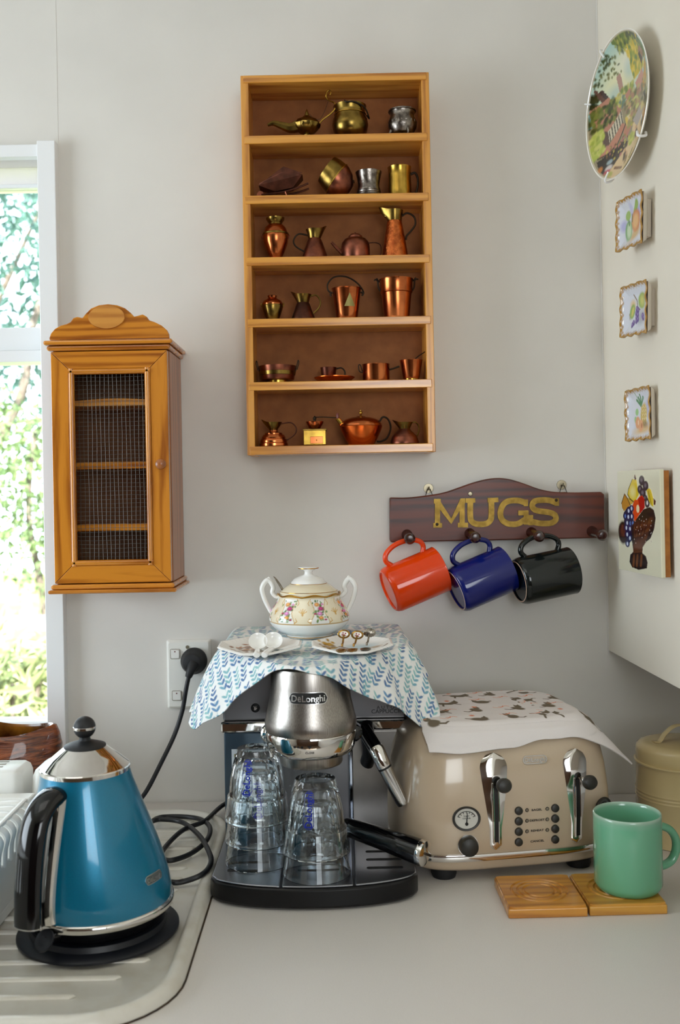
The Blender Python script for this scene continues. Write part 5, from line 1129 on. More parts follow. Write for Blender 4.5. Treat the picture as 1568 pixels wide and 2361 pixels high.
dB = dish(812, 1494, 'white china dish holding three gilt spoons, with a blue and gold scene', .111, .090, math.radians(3), motifB)
def spoon_white(p0, p1, label):            # bowl at p0, handle end at p1
    t = thing('salt_spoon', label, 'spoon', (p0.x, p0.y, p0.z), group='white spoons in the china dish'); v = p1-p0; d = v.normalized()
    a = math.atan2(v.y, v.x); tilt = math.asin(d.z)
    M = Matrix.Rotation(a, 4, 'Z') @ Matrix.Rotation(-tilt, 4, 'Y')
    n_ = Vector((.05, -.80, .60)); Q = n_.to_track_quat('Z', 'Y').to_matrix().to_4x4(); lo_ = Vector((0, -.55, -.80))
    mb = MB(); mb.lathe([(0, -.0042), (.006, -.0036), (.0110, -.0008), (.0130, .003), (.0134, .0042), (.0124, .0042), (.0100, .0012), (.005, -.001), (0, -.0016)], 32, Q); mb.build('spoon_bowl', 'china', t, smooth=60)
    s0 = lo_*.0115; mb = MB(); P_ = spline([s0, s0.lerp(v, .3)+Vector((0, 0, .001)), s0.lerp(v, .8)+Vector((0, 0, .001)), v], 5); mb.tube(P_, [.0028+.0016*min(1, k/12) for k in range(15)]+[.0034], 12, flat=1.15); mb.build('spoon_handle', 'china', t)
spoon_white(at(595, 1481, .318), at(592, 1511, .376), 'white china spoon lying straight in the dish')
spoon_white(at(630, 1479, .316), at(609, 1511, .376), 'white china spoon lying slanted in the dish')
def spoon_gilt(pb_, pm, pt_, m, label, oval):
    t = thing('tea_spoon', label, 'spoon', pb_, group='gilt spoons in the china dish'); b_ = Vector((0, 0, 0)); m_ = pm-pb_; e_ = pt_-pb_
    dirn = math.atan2(m_.y, m_.x)
    mb = MB(); mb.lathe([(0, -.003), (.004, -.0025), (.0068, 0), (.0078, .002), (.0072, .002), (.0045, -.0002), (0, -.001)], 24, Matrix.Rotation(dirn, 4, 'Z') @ Matrix.Diagonal((1.5, 1, 1, 1))); mb.build('spoon_bowl', m, t, smooth=60)
    mb = MB(); P = spline([tuple(m_.normalized()*.010+Vector((0, 0, .0012))), tuple(m_*.6+Vector((0, 0, .003))), tuple(m_), tuple(m_.lerp(e_, .6)), tuple(e_)], 5); mb.tube(P, [.0016]*8+[.0014]*(len(P)-8), 10); mb.build('spoon_stem', m, t)
    n = (Vector((0, -D, H))-pt_).normalized(); M = Matrix.Translation(e_) @ n.to_track_quat('Z', 'Y').to_matrix().to_4x4()
    mb = MB(); mb.lathe([(0, -.0014), (.0068, -.001), (.0074, 0), (.0066, .001), (0, .001)], 28, M @ Matrix.Diagonal((1.2, .85, 1, 1)), lobes=14 if not oval else 0, lobe=.05); f = mb.build('finial', m, t, smooth=60)
    if oval:
        mb = MB(); mb.lathe([(0, .0009), (.0052, .0009), (.005, .0016), (0, .0022)], 24, M @ Matrix.Diagonal((1.2, .82, 1, 1))); g_ = mb.build('enamel_oval', 'enamel_white', f, smooth=60)
        mb = MB()
        for k in range(4): a = k*1.57+.5; mb.ball((.0026*math.cos(a), .0018*math.sin(a), .0022), .0011, 8, (1, 1, .4), M)
        mb.build('enamel_flower', 'glaze_rose', g_)
mat('glaze_rose', (176, 84, 110), .3)
zd = ZT+.0075
for bx, tx, m, lb, ov in (((787, 1502), (793, 1462), 'spoon_gold', 'gilt spoon with white oval top, nearest the first of three', True), ((812, 1501), (824, 1464), 'spoon_gold', 'gilt spoon with white oval top in the middle of three', True), ((843, 1499), (852, 1459), 'spoon_silver', 'silver spoon with beaded oval top beside two gilt spoons', False)):
    pb_ = onz(bx[0], bx[1], zd); pt_ = at(tx[0], tx[1], -pb_.y-.033); pm = pb_.lerp(pt_, .55)+Vector((0, 0, -.002))
    spoon_gilt(pb_, pm, pt_, m, lb.replace(', nearest the first of three', ' closest to the sugar bowl foot'), ov)
# ---------------------------------------------------------------- toaster
mat('toaster_cream', (200, 180, 156), .2, coat=.6, var=(197, 177, 152), vs=8)
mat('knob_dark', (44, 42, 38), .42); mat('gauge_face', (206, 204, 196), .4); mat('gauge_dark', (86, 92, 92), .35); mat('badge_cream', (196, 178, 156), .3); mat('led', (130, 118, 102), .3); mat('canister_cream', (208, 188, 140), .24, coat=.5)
TPHI = math.radians(9.5); TO = Vector((.2140, -.240, 0))
TT = thing('toaster', 'cream vintage style four slice toaster with chrome levers', 'toaster', TO, TPHI)
TZ = [.020, .03, .05, .08, .11, .14, .165, .185, .197, .203, .205]
TWd = [.148, .1525, .1555, .1558, .1545, .1515, .1465, .139, .130, .120, .104]
TDd = [.130, .1345, .1375, .137, .1345, .130, .1245, .117, .109, .100, .086]
def hwz(z): return float(np.interp(z, TZ, TWd))
def hdz(z): return float(np.interp(z, TZ, TDd))
NS = 4.4
def tring(z, gx=0, n=96):
    a_, b_ = hwz(z)+gx, hdz(z)+gx; out = []
    for i in range(n):
        q = 2*PI*i/n; c_, s_ = math.cos(q), math.sin(q); out.append((a_*math.copysign(abs(c_)**(2/NS), c_), b_*math.copysign(abs(s_)**(2/NS), s_), z))
    return out
def loftz(zs, gx=0, caps=True): mb = MB(); mb.loft([tring(z, gx) for z in zs], caps); return mb
loftz(list(np.linspace(.0390, .165, 12))+[.175, .185, .192, .197, .2, .203, .2045, .205]).build('shell', 'toaster_cream', TT, smooth=50)
mb = MB(); mb.loft([[(x*k, y*k, z) for x, y, _ in tring(.03)] for k, z in ((.93, .0150), (.965, .0160), (.99, .0195), (1.003, .0250), (1.008, .0300))]); mb.build('base', 'toaster_cream', TT, smooth=50)
mb = MB(); mb.loft([[(x*k, y*k, z) for x, y, _ in tring(.045)] for k, z in ((.985, .0295), (1.008, .0302), (1.016, .0345), (1.008, .0388), (.985, .0396))]); mb.build('chrome_band', 'chrome', TT, smooth=50)
for sx in (-1, 1):
    for sy in (-1, 1): MB().lathe([(0, -.0005), (.016, -.0005), (.0175, .004), (.0175, .0185), (0, .0185)], 24, Matrix.Translation((sx*.098, sy*.100, .0005))).build('foot', 'black_rubber', TT)
for sx in (-1, 1): MB().box(sx*.055-.045, sx*.055+.045, -.055, -.030, .2045, .2056).build('slot', 'ink_black', TT, smooth=0); MB().box(sx*.055-.045, sx*.055+.045, .020, .045, .2045, .2056).build('slot', 'ink_black', TT, smooth=0)
def tsurf(x, z): return -hdz(z)*max(0, 1-min(1, abs(x)/hwz(z))**NS)**(1/NS)
RT = Matrix.Rotation(-TPHI, 3, 'Z'); CAM = RT @ (Vector((0, -D, H))-TO)
def tpx(zx, zy):                            # a point of the photograph on the toaster's front, in toaster coordinates
    u, v = uv(920+zx*.4133, 1560+zy*.4133); d = RT @ Vector((u, 1, -v)); y = -.135
    for _ in range(6): q = (y-CAM.y)/d.y; p = CAM+d*q; y = tsurf(p.x, p.z)
    return p.x, p.z
def tframe(x, z, roll=0):                   # local x right, y up along the face, z out
    e = .002; y = tsurf(x, z); tx = Vector((2*e, tsurf(x+e, z)-tsurf(x-e, z), 0)).normalized(); tz_ = Vector((0, tsurf(x, z+e)-tsurf(x, z-e), 2*e)).normalized(); n = tx.cross(tz_).normalized(); tz_ = n.cross(tx)
    return Matrix(((tx.x, tz_.x, n.x, x), (tx.y, tz_.y, n.y, y), (tx.z, tz_.z, n.z, z), (0, 0, 0, 1))) @ Matrix.Rotation(roll, 4, 'Z')
def drape(P, lift):                         # flat points (x, z) laid on the face
    out = []
    for x, z in P: M = tframe(x, z); out.append(tuple(M @ Vector((0, 0, lift))))
    return out
def button(zx, zy, r, h, m, nm, parent=TT, dome=.5):
    x, z = tpx(zx, zy); mb = MB(); mb.lathe([(0, -.001), (r, -.001), (r, h*.5), (r*.9, h*.85), (r*.55, h), (0, h*1.05)], 24, tframe(x, z)); return mb.build(nm, m, parent)
for col_, ys in ((667, (748, 806, 864, 922)), (870, (733, 791, 848, 907))):
    for y_ in ys: button(col_, y_, .0056, .004, 'knob_dark', 'button')
for p_ in ((714, 745), (714, 804), (714, 863), (827, 737), (827, 796), (827, 855)):
    o = button(*p_, .0019, .0012, 'led', 'indicator'); x, z = tpx(*p_); MB().tube([tuple(tframe(x, z) @ Vector((.0021*math.cos(a), .0021*math.sin(a), .0004))) for a in np.linspace(0, 6.2832, 17)[:-1]], .0005, 6, closed=True).build('indicator_ring', 'ink_black', o)
for tx_, zx, zy in (('BAGEL', 768, 743), ('DEFROST', 770, 801), ('REHEAT', 771, 858), ('CANCEL', 771, 917)):
    x, z = tpx(zx, zy); vs_, fs = text_geo(tx_, .0038, 0, .00012, 1.35); mb = MB(); mb.add([tuple(tframe(x, z) @ Vector((a, b, .0005))) for a, b, _ in vs_], fs); mb.build('lettering', 'knob_dark', TT, smooth=0)
for name_, zx, zy in (('gauge', 376, 792), ('gauge', 1140, 738)):
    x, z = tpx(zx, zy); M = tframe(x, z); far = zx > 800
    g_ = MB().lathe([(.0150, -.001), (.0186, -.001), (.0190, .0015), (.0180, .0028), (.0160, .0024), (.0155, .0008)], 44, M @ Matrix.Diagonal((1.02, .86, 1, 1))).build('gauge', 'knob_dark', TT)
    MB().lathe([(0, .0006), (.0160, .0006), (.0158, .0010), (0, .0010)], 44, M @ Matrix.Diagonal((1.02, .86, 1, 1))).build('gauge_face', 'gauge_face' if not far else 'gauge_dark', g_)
    mb = MB(); mb.tube([tuple(M @ Vector((.0128*math.cos(a), .0106*math.sin(a)-.001, .0013))) for a in np.linspace(.35, PI-.35, 20)], .00045, 6)
    for a in np.linspace(.4, PI-.4, 7): mb.tube([tuple(M @ Vector((q*math.cos(a), q*.84*math.sin(a)-.001, .0013))) for q in (.0095, .0122)], .0004, 5)
    mb.tube([tuple(M @ Vector(q)) for q in ((0, -.0062, .0016), (.0012, .0078, .0016))], [.0009, .0004], 6); mb.ball((0, -.0070, .0014), .0024, 10, (1, 1, .5), M); mb.build('gauge_needle', 'ink_black', g_)
    for k, tx_ in enumerate(('TOAST', 'COLOUR')):
        vs_, fs = text_geo(tx_, .0024, 0, .00006, 1.1); mb = MB(); mb.add([tuple(M @ Vector((a, b+.0032-k*.0028, .0012))) for a, b, _ in vs_], fs); mb.build('lettering', 'ink_black', g_, smooth=0)
x, z = tpx(385, 940); M = tframe(x, z)
kn = MB().lathe([(0, -.001), (.0128, -.001), (.0132, .006), (.0118, .0125), (.008, .0145), (0, .0150)], 36, M).build('browning_knob', 'knob_dark', TT)
MB().lathe([(.0132, .0), (.0142, .0), (.0142, .002), (.0132, .002)], 36, M).build('knob_collar', 'chrome', kn)
# badge
x, z = tpx(757, 463); M = tframe(x, z); mb = MB(); mb.slab(pill(.036, .0125), -.0004, .0010, M); bd = mb.build('badge', 'badge_cream', TT, smooth=30, bevel=.0004)
mb = MB(); ol_ = pill(.0345, .0112); inn_ = pill(.0325, .0094); m_ = len(ol_); mb.add([tuple(M @ Vector((a, b, .0014))) for a, b in ol_+inn_], [(i, (i+1) % m_, m_+(i+1) % m_, m_+i) for i in range(m_)]); mb.build('badge_line', 'badge_silver', bd, smooth=0)
vs_, fs = logo_geo(.0080, .0002, .00008, .98); mb = MB(); mb.add([tuple(M @ Vector((a, b-.0004, .0013+c_))) for a, b, c_ in vs_], fs); mb.build('lettering', 'badge_silver', bd, smooth=0)
# levers: chrome tear-drop channels with a dark slot and oval knob
def lever(top, bot, knob, w0, w1):
    L = Vector(tpx(*top)), Vector(tpx(*bot)); ax = (L[1]-L[0]); ln = ax.length; ax.normalize(); nx = Vector((-ax.y, ax.x))
    def wdt(q): return (w0+(w1-w0)*min(1, (q/.80))**1.15)/2
    rows = []; ss = [-w0/2*math.cos(g_) for g_ in np.linspace(.12, PI/2, 14)]+list(np.linspace(0, ln, 34)[1:])+[ln+w1/2*math.sin(g_) for g_ in np.linspace(0, PI/2-.15, 10)[1:]]
    for s_ in ss:
        q = s_/ln
        if s_ < 0: w_ = math.sqrt(max(1e-8, (w0/2)**2-s_*s_))
        elif s_ > ln: w_ = math.sqrt(max(1e-8, (w1/2)**2-(s_-ln)**2))*.98+.0002
        else: w_ = wdt(q)
        row = []
        for j in range(9):
            g_ = -1+2*j/8; pt = L[0]+ax*s_+nx*(w_*g_); inner = (1-abs(g_)**2.2); dish_ = .0042*inner*(1 if s_ < w0*.35 else max(.35, 1-(s_-w0*.35)/.03))
            row.append(tuple(tframe(pt.x, pt.y) @ Vector((0, 0, .0004+dish_))))
        rows.append(row)
    mb = MB(); mb.loft(rows, caps=False, closed=False); lv = mb.build('lever_plate', 'chrome', TT, smooth=60)
    mb = MB(); rows = []
    for q in np.linspace(.22, .97, 14):
        pt = L[0]+ax*(q*ln); w_ = .0028; rows.append([tuple(tframe((pt+nx*w_*g_).x, (pt+nx*w_*g_).y) @ Vector((0, 0, .0052 if abs(g_) < 2 else 0))) for g_ in (-1, 1)])
    mb.loft(rows, caps=False, closed=False); mb.build('slot', 'ink_black', lv, smooth=0)
    for s_ in (-1, 1):
        mb = MB(); mb.tube([tuple(tframe((L[0]+ax*(q*ln)+nx*(s_*.0038)).x, (L[0]+ax*(q*ln)+nx*(s_*.0038)).y) @ Vector((0, 0, .0042))) for q in np.linspace(.2, .99, 12)], .0014, 8); mb.build('slot_edge', 'chrome', lv)
    kx, kz = tpx(*knob); M = tframe(kx, kz); mb = MB(); mb.lathe([(0, .012), (.0075, .012), (.0104, .0155), (.0108, .020), (.0085, .0245), (.004, .026), (0, .0262)], 30, M @ Matrix.Diagonal((1, .92, 1, 1))); kb = mb.build('lever_knob', 'knob_dark', lv)
    MB().tube([tuple(M @ Vector((-.002, .003, .004))), tuple(M @ Vector((0, 0, .013)))], .003, 8).build('lever_stem', 'chrome', kb)
lever((527, 510), (540, 930), (562, 598), .0385, .0165); lever((981, 480), (991, 892), (1023, 582), .0360, .0160)
# ---------------------------------------------------------------- cat patterned towel on the toaster
def cat_fn():
    bkx, bky = lerp(-.118, .142, S_), .112-.0*S_; frx = lerp(-.120, .178, S_); fy = lambda s: -(lerp(.116, .104, s)+.014*np.sin(s**.8*PI)+.003*np.sin(s*9)); fry = fy(S_); y0, y1 = float(fy(np.float64(0))), float(fy(np.float64(1)))
    lfx, lfy = lerp(-.118, -.120, T_), lerp(.112, y0, T_); rtx, rty = lerp(.142, .178, T_), lerp(.112, y1, T_)
    Xc = coons(bkx, frx, lfx, rtx, -.118, .142, -.120, .178); Yc = coons(bky, fry, lfy, rty, .112, .112, y0, y1)
    ev = (np.abs(Xc/.1140)**NS+np.abs(Yc/.0940)**NS)**(1/NS); dd = np.clip(ev-1, 0, None)*.104
    Zc = .2072-1.45*dd*dd/(dd+.022)+.0009*fbm(Xc, Yc, 110, 5)+.0012*np.abs(fbm(Xc, Yc, 55, 9))+.10*dd*fbm(Xc, Yc, 80, 6)
    for _ in range(5):                      # never inside the shell
        wz = np.interp(Zc, TZ, TWd)+.004; dz = np.interp(Zc, TZ, TDd)+.004; e2 = (np.abs(Xc/wz)**NS+np.abs(Yc/dz)**NS)**(1/NS); k = np.where((e2 < 1) & (Zc < .2066), 1/np.maximum(e2, .3), 1); Xc = Xc*k; Yc = Yc*k
    return np.stack([Xc, Yc, Zc], -1)
P, U, V = cloth_grid(cat_fn, 440, 330)
me = grid_mesh('cat_towel', P); CW, CH = float(U.max()-U.min()), float(V.max())
cv = Canvas(U-U.min(), (CH-V)/1.45, (232, 226, 224)); rng = random.Random(21)
def cat(x, y, s, fl, kind):
    c_ = (116, 104, 88); P = lambda a, b: (x+fl*a*s, y+b*s)
    if kind == 0:      # sitting
        cv.ell(*P(0, 0), .010*s, .008*s, c_, .3*fl); cv.ell(*P(-.006, .010), .0055*s, .005*s, c_); cv.poly([P(-.011, .012), P(-.010, .018), P(-.006, .014)], c_); cv.poly([P(-.005, .014), P(-.003, .018), P(-.001, .012)], c_); cv.line([P(.008, -.004), P(.016, -.006), P(.022, -.003)], .0013*s, c_)
    elif kind == 1:    # stretching
        cv.line([P(-.014, .004), P(-.004, .0), P(.008, .003)], .0048*s, c_); cv.ell(*P(-.016, .006), .005*s, .0045*s, c_); cv.line([P(-.012, .0), P(-.018, -.008)], .0016*s, c_); cv.line([P(.006, .0), P(.010, -.009)], .0016*s, c_); cv.line([P(.010, .004), P(.018, .010), P(.022, .009)], .0013*s, c_); cv.poly([P(-.020, .008), P(-.019, .014), P(-.015, .010)], c_)
    else:              # curled
        cv.ell(*P(0, 0), .013*s, .007*s, c_, .2*fl); cv.ell(*P(-.010, .004), .005*s, .0048*s, c_); cv.poly([P(-.014, .007), P(-.013, .012), P(-.009, .008)], c_); cv.line([P(.010, .003), P(.018, .006)], .0014*s, c_)
ny_ = int(CH/1.45/.036)+1
for j in range(ny_):
    for i in range(6): cat(.026+i*.056+(j % 2)*.026+rng.uniform(-.006, .006), .042+j*.036+rng.uniform(-.004, .004), rng.uniform(.80, .98), rng.choice((-1, 1)), rng.randrange(3))
for j in range(ny_):
    for i in range(9):
        x, y = .004+i*.043+(j % 2)*.018+rng.uniform(-.006, .006), .058+j*.036+rng.uniform(-.005, .005); q = rng.random()
        if q < .22: cv.ell(x, y, .0040, .0028, (112, 150, 196), rng.random(), .4)
        elif q < .42: cv.ell(x, y, .0036, .0026, (226, 142, 110), 0, .4)
        else:
            a = rng.uniform(-.6, .6); cv.line([(x+k*.0040, y+.0030*math.sin(k*1.1+a)) for k in range(-3, 4)], .0007, (232, 158, 128)); cv.line([(x-.003, y+.002), (x+.002, y), (x+.004, y+.0035)], .0007, (228, 140, 108))
set_col(me, cv.c); o = link('cat_towel', me, 'cloth_cats', None, smooth=180, loc=TO, rot=(0, 0, TPHI))
md = o.modifiers.new('thick', 'SOLIDIFY'); md.thickness = .0022; md.offset = -1
tag(o, 'white towel printed with little grey cats laid over the toaster', 'towel')
# ---------------------------------------------------------------- canister, coasters, green mug
cp = Vector((.508, -.224, 0)); t = thing('canister', 'cream enamel canister with arched lid handle beside the toaster', 'canister', cp)
MB().lathe([(0, 0), (.0665, 0), (.0685, .001), (.0685, .003), (.0672, .0045), (.0672, .064), (.0682, .066), (.0672, .068), (.0682, .071), (.0672, .073), (.0682, .076), (.0672, .078), (.0660, .112), (.0672, .115), (.0692, .117), (.0692, .119), (.066, .1195), (0, .1195)], 72).build('body', 'canister_cream', t, smooth=40)
ld = MB().lathe([(.0655, .118), (.0665, .121), (.0665, .1345), (.0650, .1400), (.0600, .1440), (.050, .1460), (0, .1475)], 72).build('lid', 'canister_cream', t, smooth=50)
mb = MB(); P = spline([(-.044, 0, .1475), (-.034, 0, .1478), (-.026, 0, .158), (-.012, 0, .1685), (.004, 0, .1705), (.020, 0, .1660), (.030, 0, .154), (.036, 0, .1478), (.044, 0, .1475)], 6)
mb.tube(P, .0011, 10, flat=6.0, up=(0, 0, 1), M=Matrix.Rotation(math.radians(8), 4, 'Z')); mb.build('lid_handle', 'canister_cream', ld, smooth=40)
wood('coaster_a', (206, 142, 50), (160, 96, 28), 'X', .8, .3, .4); wood('coaster_b', (206, 150, 56), (174, 116, 36), 'X', .8, .3, .4)
def coaster(pfl, pfr, pbl, m, label, grooves=True):
    a, b, c = onz(*pfl, 0), onz(*pfr, 0), onz(*pbl, .014); ex = Vector((b.x-a.x, b.y-a.y, 0)); wdt_ = ex.length; ang = math.atan2(ex.y, ex.x); dep = .103
    ctr = Vector((a.x, a.y, 0))+ex/2+Vector((-math.sin(ang), math.cos(ang), 0))*dep/2
    t = thing('coaster', label, 'coaster', ctr, ang, group='wooden coasters on the worktop')
    MB().box(-wdt_/2+.0006, wdt_/2-.0006, -dep/2, dep/2, 0, .0116).build('block', m, t, smooth=0, bevel=.0015)
    # top ring pattern: turned grooves
    prof = [(0, .0140), (.018, .0140), (.0192, .0124), (.0208, .0124), (.022, .0140), (.0255, .0140), (.0267, .0124), (.0283, .0124), (.0295, .0140), (.0335, .0140), (.0347, .0124), (.0363, .0124), (.0375, .0140), (.038, .0140)]
    n = 64; mb = MB(); mb.lathe(prof, n); k0 = len(mb.v)-n; hx, hy = wdt_/2-.002, dep/2-.0015; ring = []
    for i in range(n):
        q = 2*PI*i/n; cx_, sy_ = math.cos(q), math.sin(q); k = min(hx/abs(cx_) if abs(cx_) > 1e-6 else 9, hy/abs(sy_) if abs(sy_) > 1e-6 else 9); ring.append((cx_*k, sy_*k, .0140))
    n1 = len(mb.v); mb.v += ring+[(x, y, .0112) for x, y, _ in ring]
    mb.f += [(k0+i, k0+(i+1) % n, n1+(i+1) % n, n1+i) for i in range(n)]+[(n1+i, n1+(i+1) % n, n1+n+(i+1) % n, n1+n+i) for i in range(n)]
    mb.build('grooved_top', m, t, smooth=30); return t
coaster((1172, 2119), (1357, 2114), (1140, 2012), 'coaster_a', 'empty square wooden coaster with carved rings')
coaster((1359, 2113), (1541, 2108), (1315, 2005), 'coaster_b', 'square wooden coaster underneath the green mug')
gp = onz(1449, 2046, .0142)
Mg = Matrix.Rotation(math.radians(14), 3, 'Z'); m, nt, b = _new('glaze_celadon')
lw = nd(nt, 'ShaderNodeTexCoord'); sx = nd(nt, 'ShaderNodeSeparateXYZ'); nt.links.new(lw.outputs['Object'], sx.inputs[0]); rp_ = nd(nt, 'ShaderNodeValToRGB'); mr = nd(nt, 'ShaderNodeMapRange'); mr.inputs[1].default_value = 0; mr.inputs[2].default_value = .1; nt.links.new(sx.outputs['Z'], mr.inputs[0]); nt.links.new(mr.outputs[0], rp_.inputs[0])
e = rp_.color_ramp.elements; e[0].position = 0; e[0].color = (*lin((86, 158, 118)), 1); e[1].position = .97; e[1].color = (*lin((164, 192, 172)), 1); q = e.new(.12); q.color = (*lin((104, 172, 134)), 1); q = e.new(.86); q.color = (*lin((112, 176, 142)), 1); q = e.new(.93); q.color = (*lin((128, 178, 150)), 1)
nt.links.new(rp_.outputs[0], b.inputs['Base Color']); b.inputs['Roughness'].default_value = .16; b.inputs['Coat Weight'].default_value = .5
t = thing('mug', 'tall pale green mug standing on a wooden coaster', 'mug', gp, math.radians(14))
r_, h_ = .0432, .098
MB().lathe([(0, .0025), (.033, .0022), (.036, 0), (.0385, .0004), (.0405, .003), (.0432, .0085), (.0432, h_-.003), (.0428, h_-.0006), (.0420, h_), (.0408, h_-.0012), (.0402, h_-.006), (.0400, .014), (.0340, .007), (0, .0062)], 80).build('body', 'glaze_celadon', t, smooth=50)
MB().tube(spline([(.0405, 0, .076), (.050, 0, .0745), (.062, 0, .068), (.0695, 0, .056), (.0700, 0, .042), (.0640, 0, .0295), (.053, 0, .0235), (.0405, 0, .0225)], 7), .0052, 14, flat=1.25).build('handle', 'glaze_celadon', t)
# ---------------------------------------------------------------- kettle on its power base
m = mat('kettle_blue', (0, 122, 158), .3, .35, coat=.7, var=(0, 114, 150), vs=900)
mat('kettle_black', (6, 6, 9), .1, coat=.15); mat('base_black', (14, 17, 25), .42, bump=.05, bs=1200); mat('clear_tube', (245, 250, 252), .03, trans=1, ior=1.3)
ZD = .0056
KX, KY = -.303, -.521
kb = thing('kettle_power_base', 'flat round black power base under the kettle', 'power base', (KX, KY, ZD))
MB().lathe([(0, 0), (.093, 0), (.0965, .0015), (.0965, .004), (.094, .006), (.082, .0085), (.080, .0145), (.074, .0160), (0, .0162)], 80).build('base_disc', 'base_black', kb, smooth=30)
KZ = ZD+.0165
kt = thing('kettle', 'metallic blue electric kettle with chrome lid and black handle', 'kettle', (KX, KY, KZ))
hz = Vector((math.sin(math.radians(-29)), -math.cos(math.radians(29)), 0)); hp = Vector((-hz.y, hz.x, 0))      # handle direction and its perpendicular
OFF = Vector((-.010, -.012, 0))
kz = [.0475, .052, .06, .08, .11, .14, .17, .195, .2045]; kr = [.0882, .0886, .0884, .0856, .0790, .0705, .0615, .0545, .0525]
zz = np.linspace(.0475, .2045, 22)
def krad(z): return float(np.interp(z, kz, kr))
_pf = np.polyfit(kz, kr, 5)
def krad(z): return float(np.polyval(_pf, z))
def kcen(z): return OFF*max(0, min(1.1, (z-.05)/.155))
def ring(r, z, c=Vector((0, 0, 0)), n=80): return [(c.x+r*math.cos(2*PI*i/n), c.y+r*math.sin(2*PI*i/n), z-KZ) for i in range(n)]
MB().loft([ring(krad(z), z, kcen(z)) for z in zz]).build('body', 'kettle_blue', kt, smooth=50)
MB().loft([ring(r, z) for r, z in ((.076, KZ+.0002), (.0795, .024), (.0835, .032), (.0865, .0385))]).build('lower_housing', 'kettle_black', kt, smooth=50)
MB().loft([ring(r, z) for r, z in ((.0862, .0383), (.0900, .0390), (.0912, .0430), (.0905, .0470), (.0885, .0482))]).build('chrome_band', 'chrome', kt, smooth=50)
c = kcen(.2045)
lid = MB().loft([ring(r, z, c) for r, z in ((.0515, .2040), (.0530, .2045), (.0533, .2090), (.0524, .2102), (.0510, .2108), (.0390, .2215), (.0250, .2325), (.0240, .2330))]).build('lid', 'chrome', kt, smooth=28)
MB().loft([ring(r, z, c, 48) for r, z in ((.0248, .2322), (.0252, .2335), (.0245, .2345), (.0150, .2378), (.0075, .2400), (.0060, .2440), (.0062, .2465))]).build('knob_plate', 'black_rubber', lid, smooth=50)
kn = MB().ball((c.x, c.y, .2555-KZ), .0132, 32).build('knob', 'black_rubber', lid)
MB().loft([ring(r, z, c, 48) for r, z in ((.0126, .2530), (.01345, .2536), (.0136, .2550), (.01345, .2564), (.0126, .2570))], caps=False).build('knob_band', 'chrome', kn)
# spout on the far side from the handle
sd = -hz; mb = MB(); rows = []
for q, z, w_, th in ((.052, .160, .016, .006), (.070, .176, .017, .013), (.078, .190, .016, .017), (.080, .199, .013, .018)):
    rows.append([tuple(kcen(z)+sd*(q-.030+th*math.cos(a))+hp*(w_*math.sin(a))+Vector((0, 0, z-KZ))) for a in np.linspace(0, 2*PI, 25)[:-1]])
mb.loft(rows); mb.build('spout', 'kettle_blue', kt, smooth=50)
KO = Vector((KX, KY, 0))
def kpx(px, py):                            # photograph point on the handle's upright plane -> (distance from axis, height)
    u, v = uv(px, py); o = Vector((0, -D, H))-KO; d = Vector((u, 1, -v)); q = -o.dot(hp)/d.dot(hp); p = o+d*q
    return p.dot(hz), p.z
def kp(rho, z, t_=0): return tuple(hz*rho+hp*t_+Vector((0, 0, z-KZ)))
hpts = [kpx(*p) for p in ((168, 1842), (140, 1830), (108, 1848), (84, 1890), (72, 1950), (66, 2020), (64, 2085), (64, 2134))]
P = spline([kp(r_, z) for r_, z in hpts], 6); nP = len(P)
hd = MB().tube(P, [.0125+.0055*min(1, i/10) for i in range(nP)], 24, flat=.62, up=hp).build('handle', 'kettle_black', kt, smooth=60)
MB().tube([P[-1], P[-1]+(P[-1]-P[-2]).normalized()*.0014], .0182, 24, flat=.63, up=hp).build('handle_end', 'chrome_soft', hd, smooth=30)
P2 = [p-(Vector(kp(.0125, KZ))-Vector((0, 0, 0))) for p in P[8:]]
# water gauge between handle and body
def gs(z, out=0, t_=0): q = krad(z)+kcen(z).dot(hz)+out; return tuple(Vector(kp(q, z, t_)))
gz = np.linspace(.0500, .190, 16)
gf = bpy.data.objects.new('water_gauge', None); COL.objects.link(gf); gf.parent = kt
for s in (-1, 1):
    mb = MB(); mb.loft([[gs(z, o_, s*t_) for o_, t_ in ((-.004, .0075), (.008, .0080), (.0085, .0100), (.006, .0150), (-.003, .0165))] for z in gz], True, True); mb.build('gauge_cheek', 'chrome', gf, smooth=40)
MB().tube([gs(z, .006) for z in np.linspace(.075, .172, 12)], .0062, 16).build('gauge_tube', 'clear_tube', gf)
MB().tube([gs(z, .0035) for z in np.linspace(.052, .188, 14)], .0062, 12).build('gauge_channel', 'steel_sheet', gf)
MB().tube([gs(z, .007) for z in (.049, .060, .076)], .0068, 16).build('gauge_cap', 'kettle_black', gf); MB().tube([gs(z, .006) for z in (.170, .180, .191)], .0068, 16).build('gauge_cap', 'kettle_black', gf)
mb = MB()
for k in range(9): z = .085+k*.009; mb.tube([gs(z, .0126, -.002), gs(z, .0126, .002+.002*(k % 2))], .0003, 5)
mb.build('gauge_marks', 'badge_silver', gf)
# switch
r_, z_ = kpx(112, 2172); z_ = .036; ce = Vector(kp(.101, z_, .012)); nrm = (hz+Vector((0, 0, .75))).normalized(); Q = nrm.to_track_quat('Z', 'Y').to_matrix().to_4x4()
sw = MB().lathe([(0, -.004), (.0105, -.0035), (.0125, -.001), (.0125, .001), (.0112, .0015), (.006, .0002), (0, -.0004)], 32, Matrix.Translation(ce) @ Q).build('switch_paddle', 'base_black', kt)
MB().tube([Vector(kp(.078, .034, .012)), Vector(kp(.090, .035, .012)), ce-nrm*.003], [.008, .0055, .005], 12).build('switch_stem', 'kettle_black', sw)
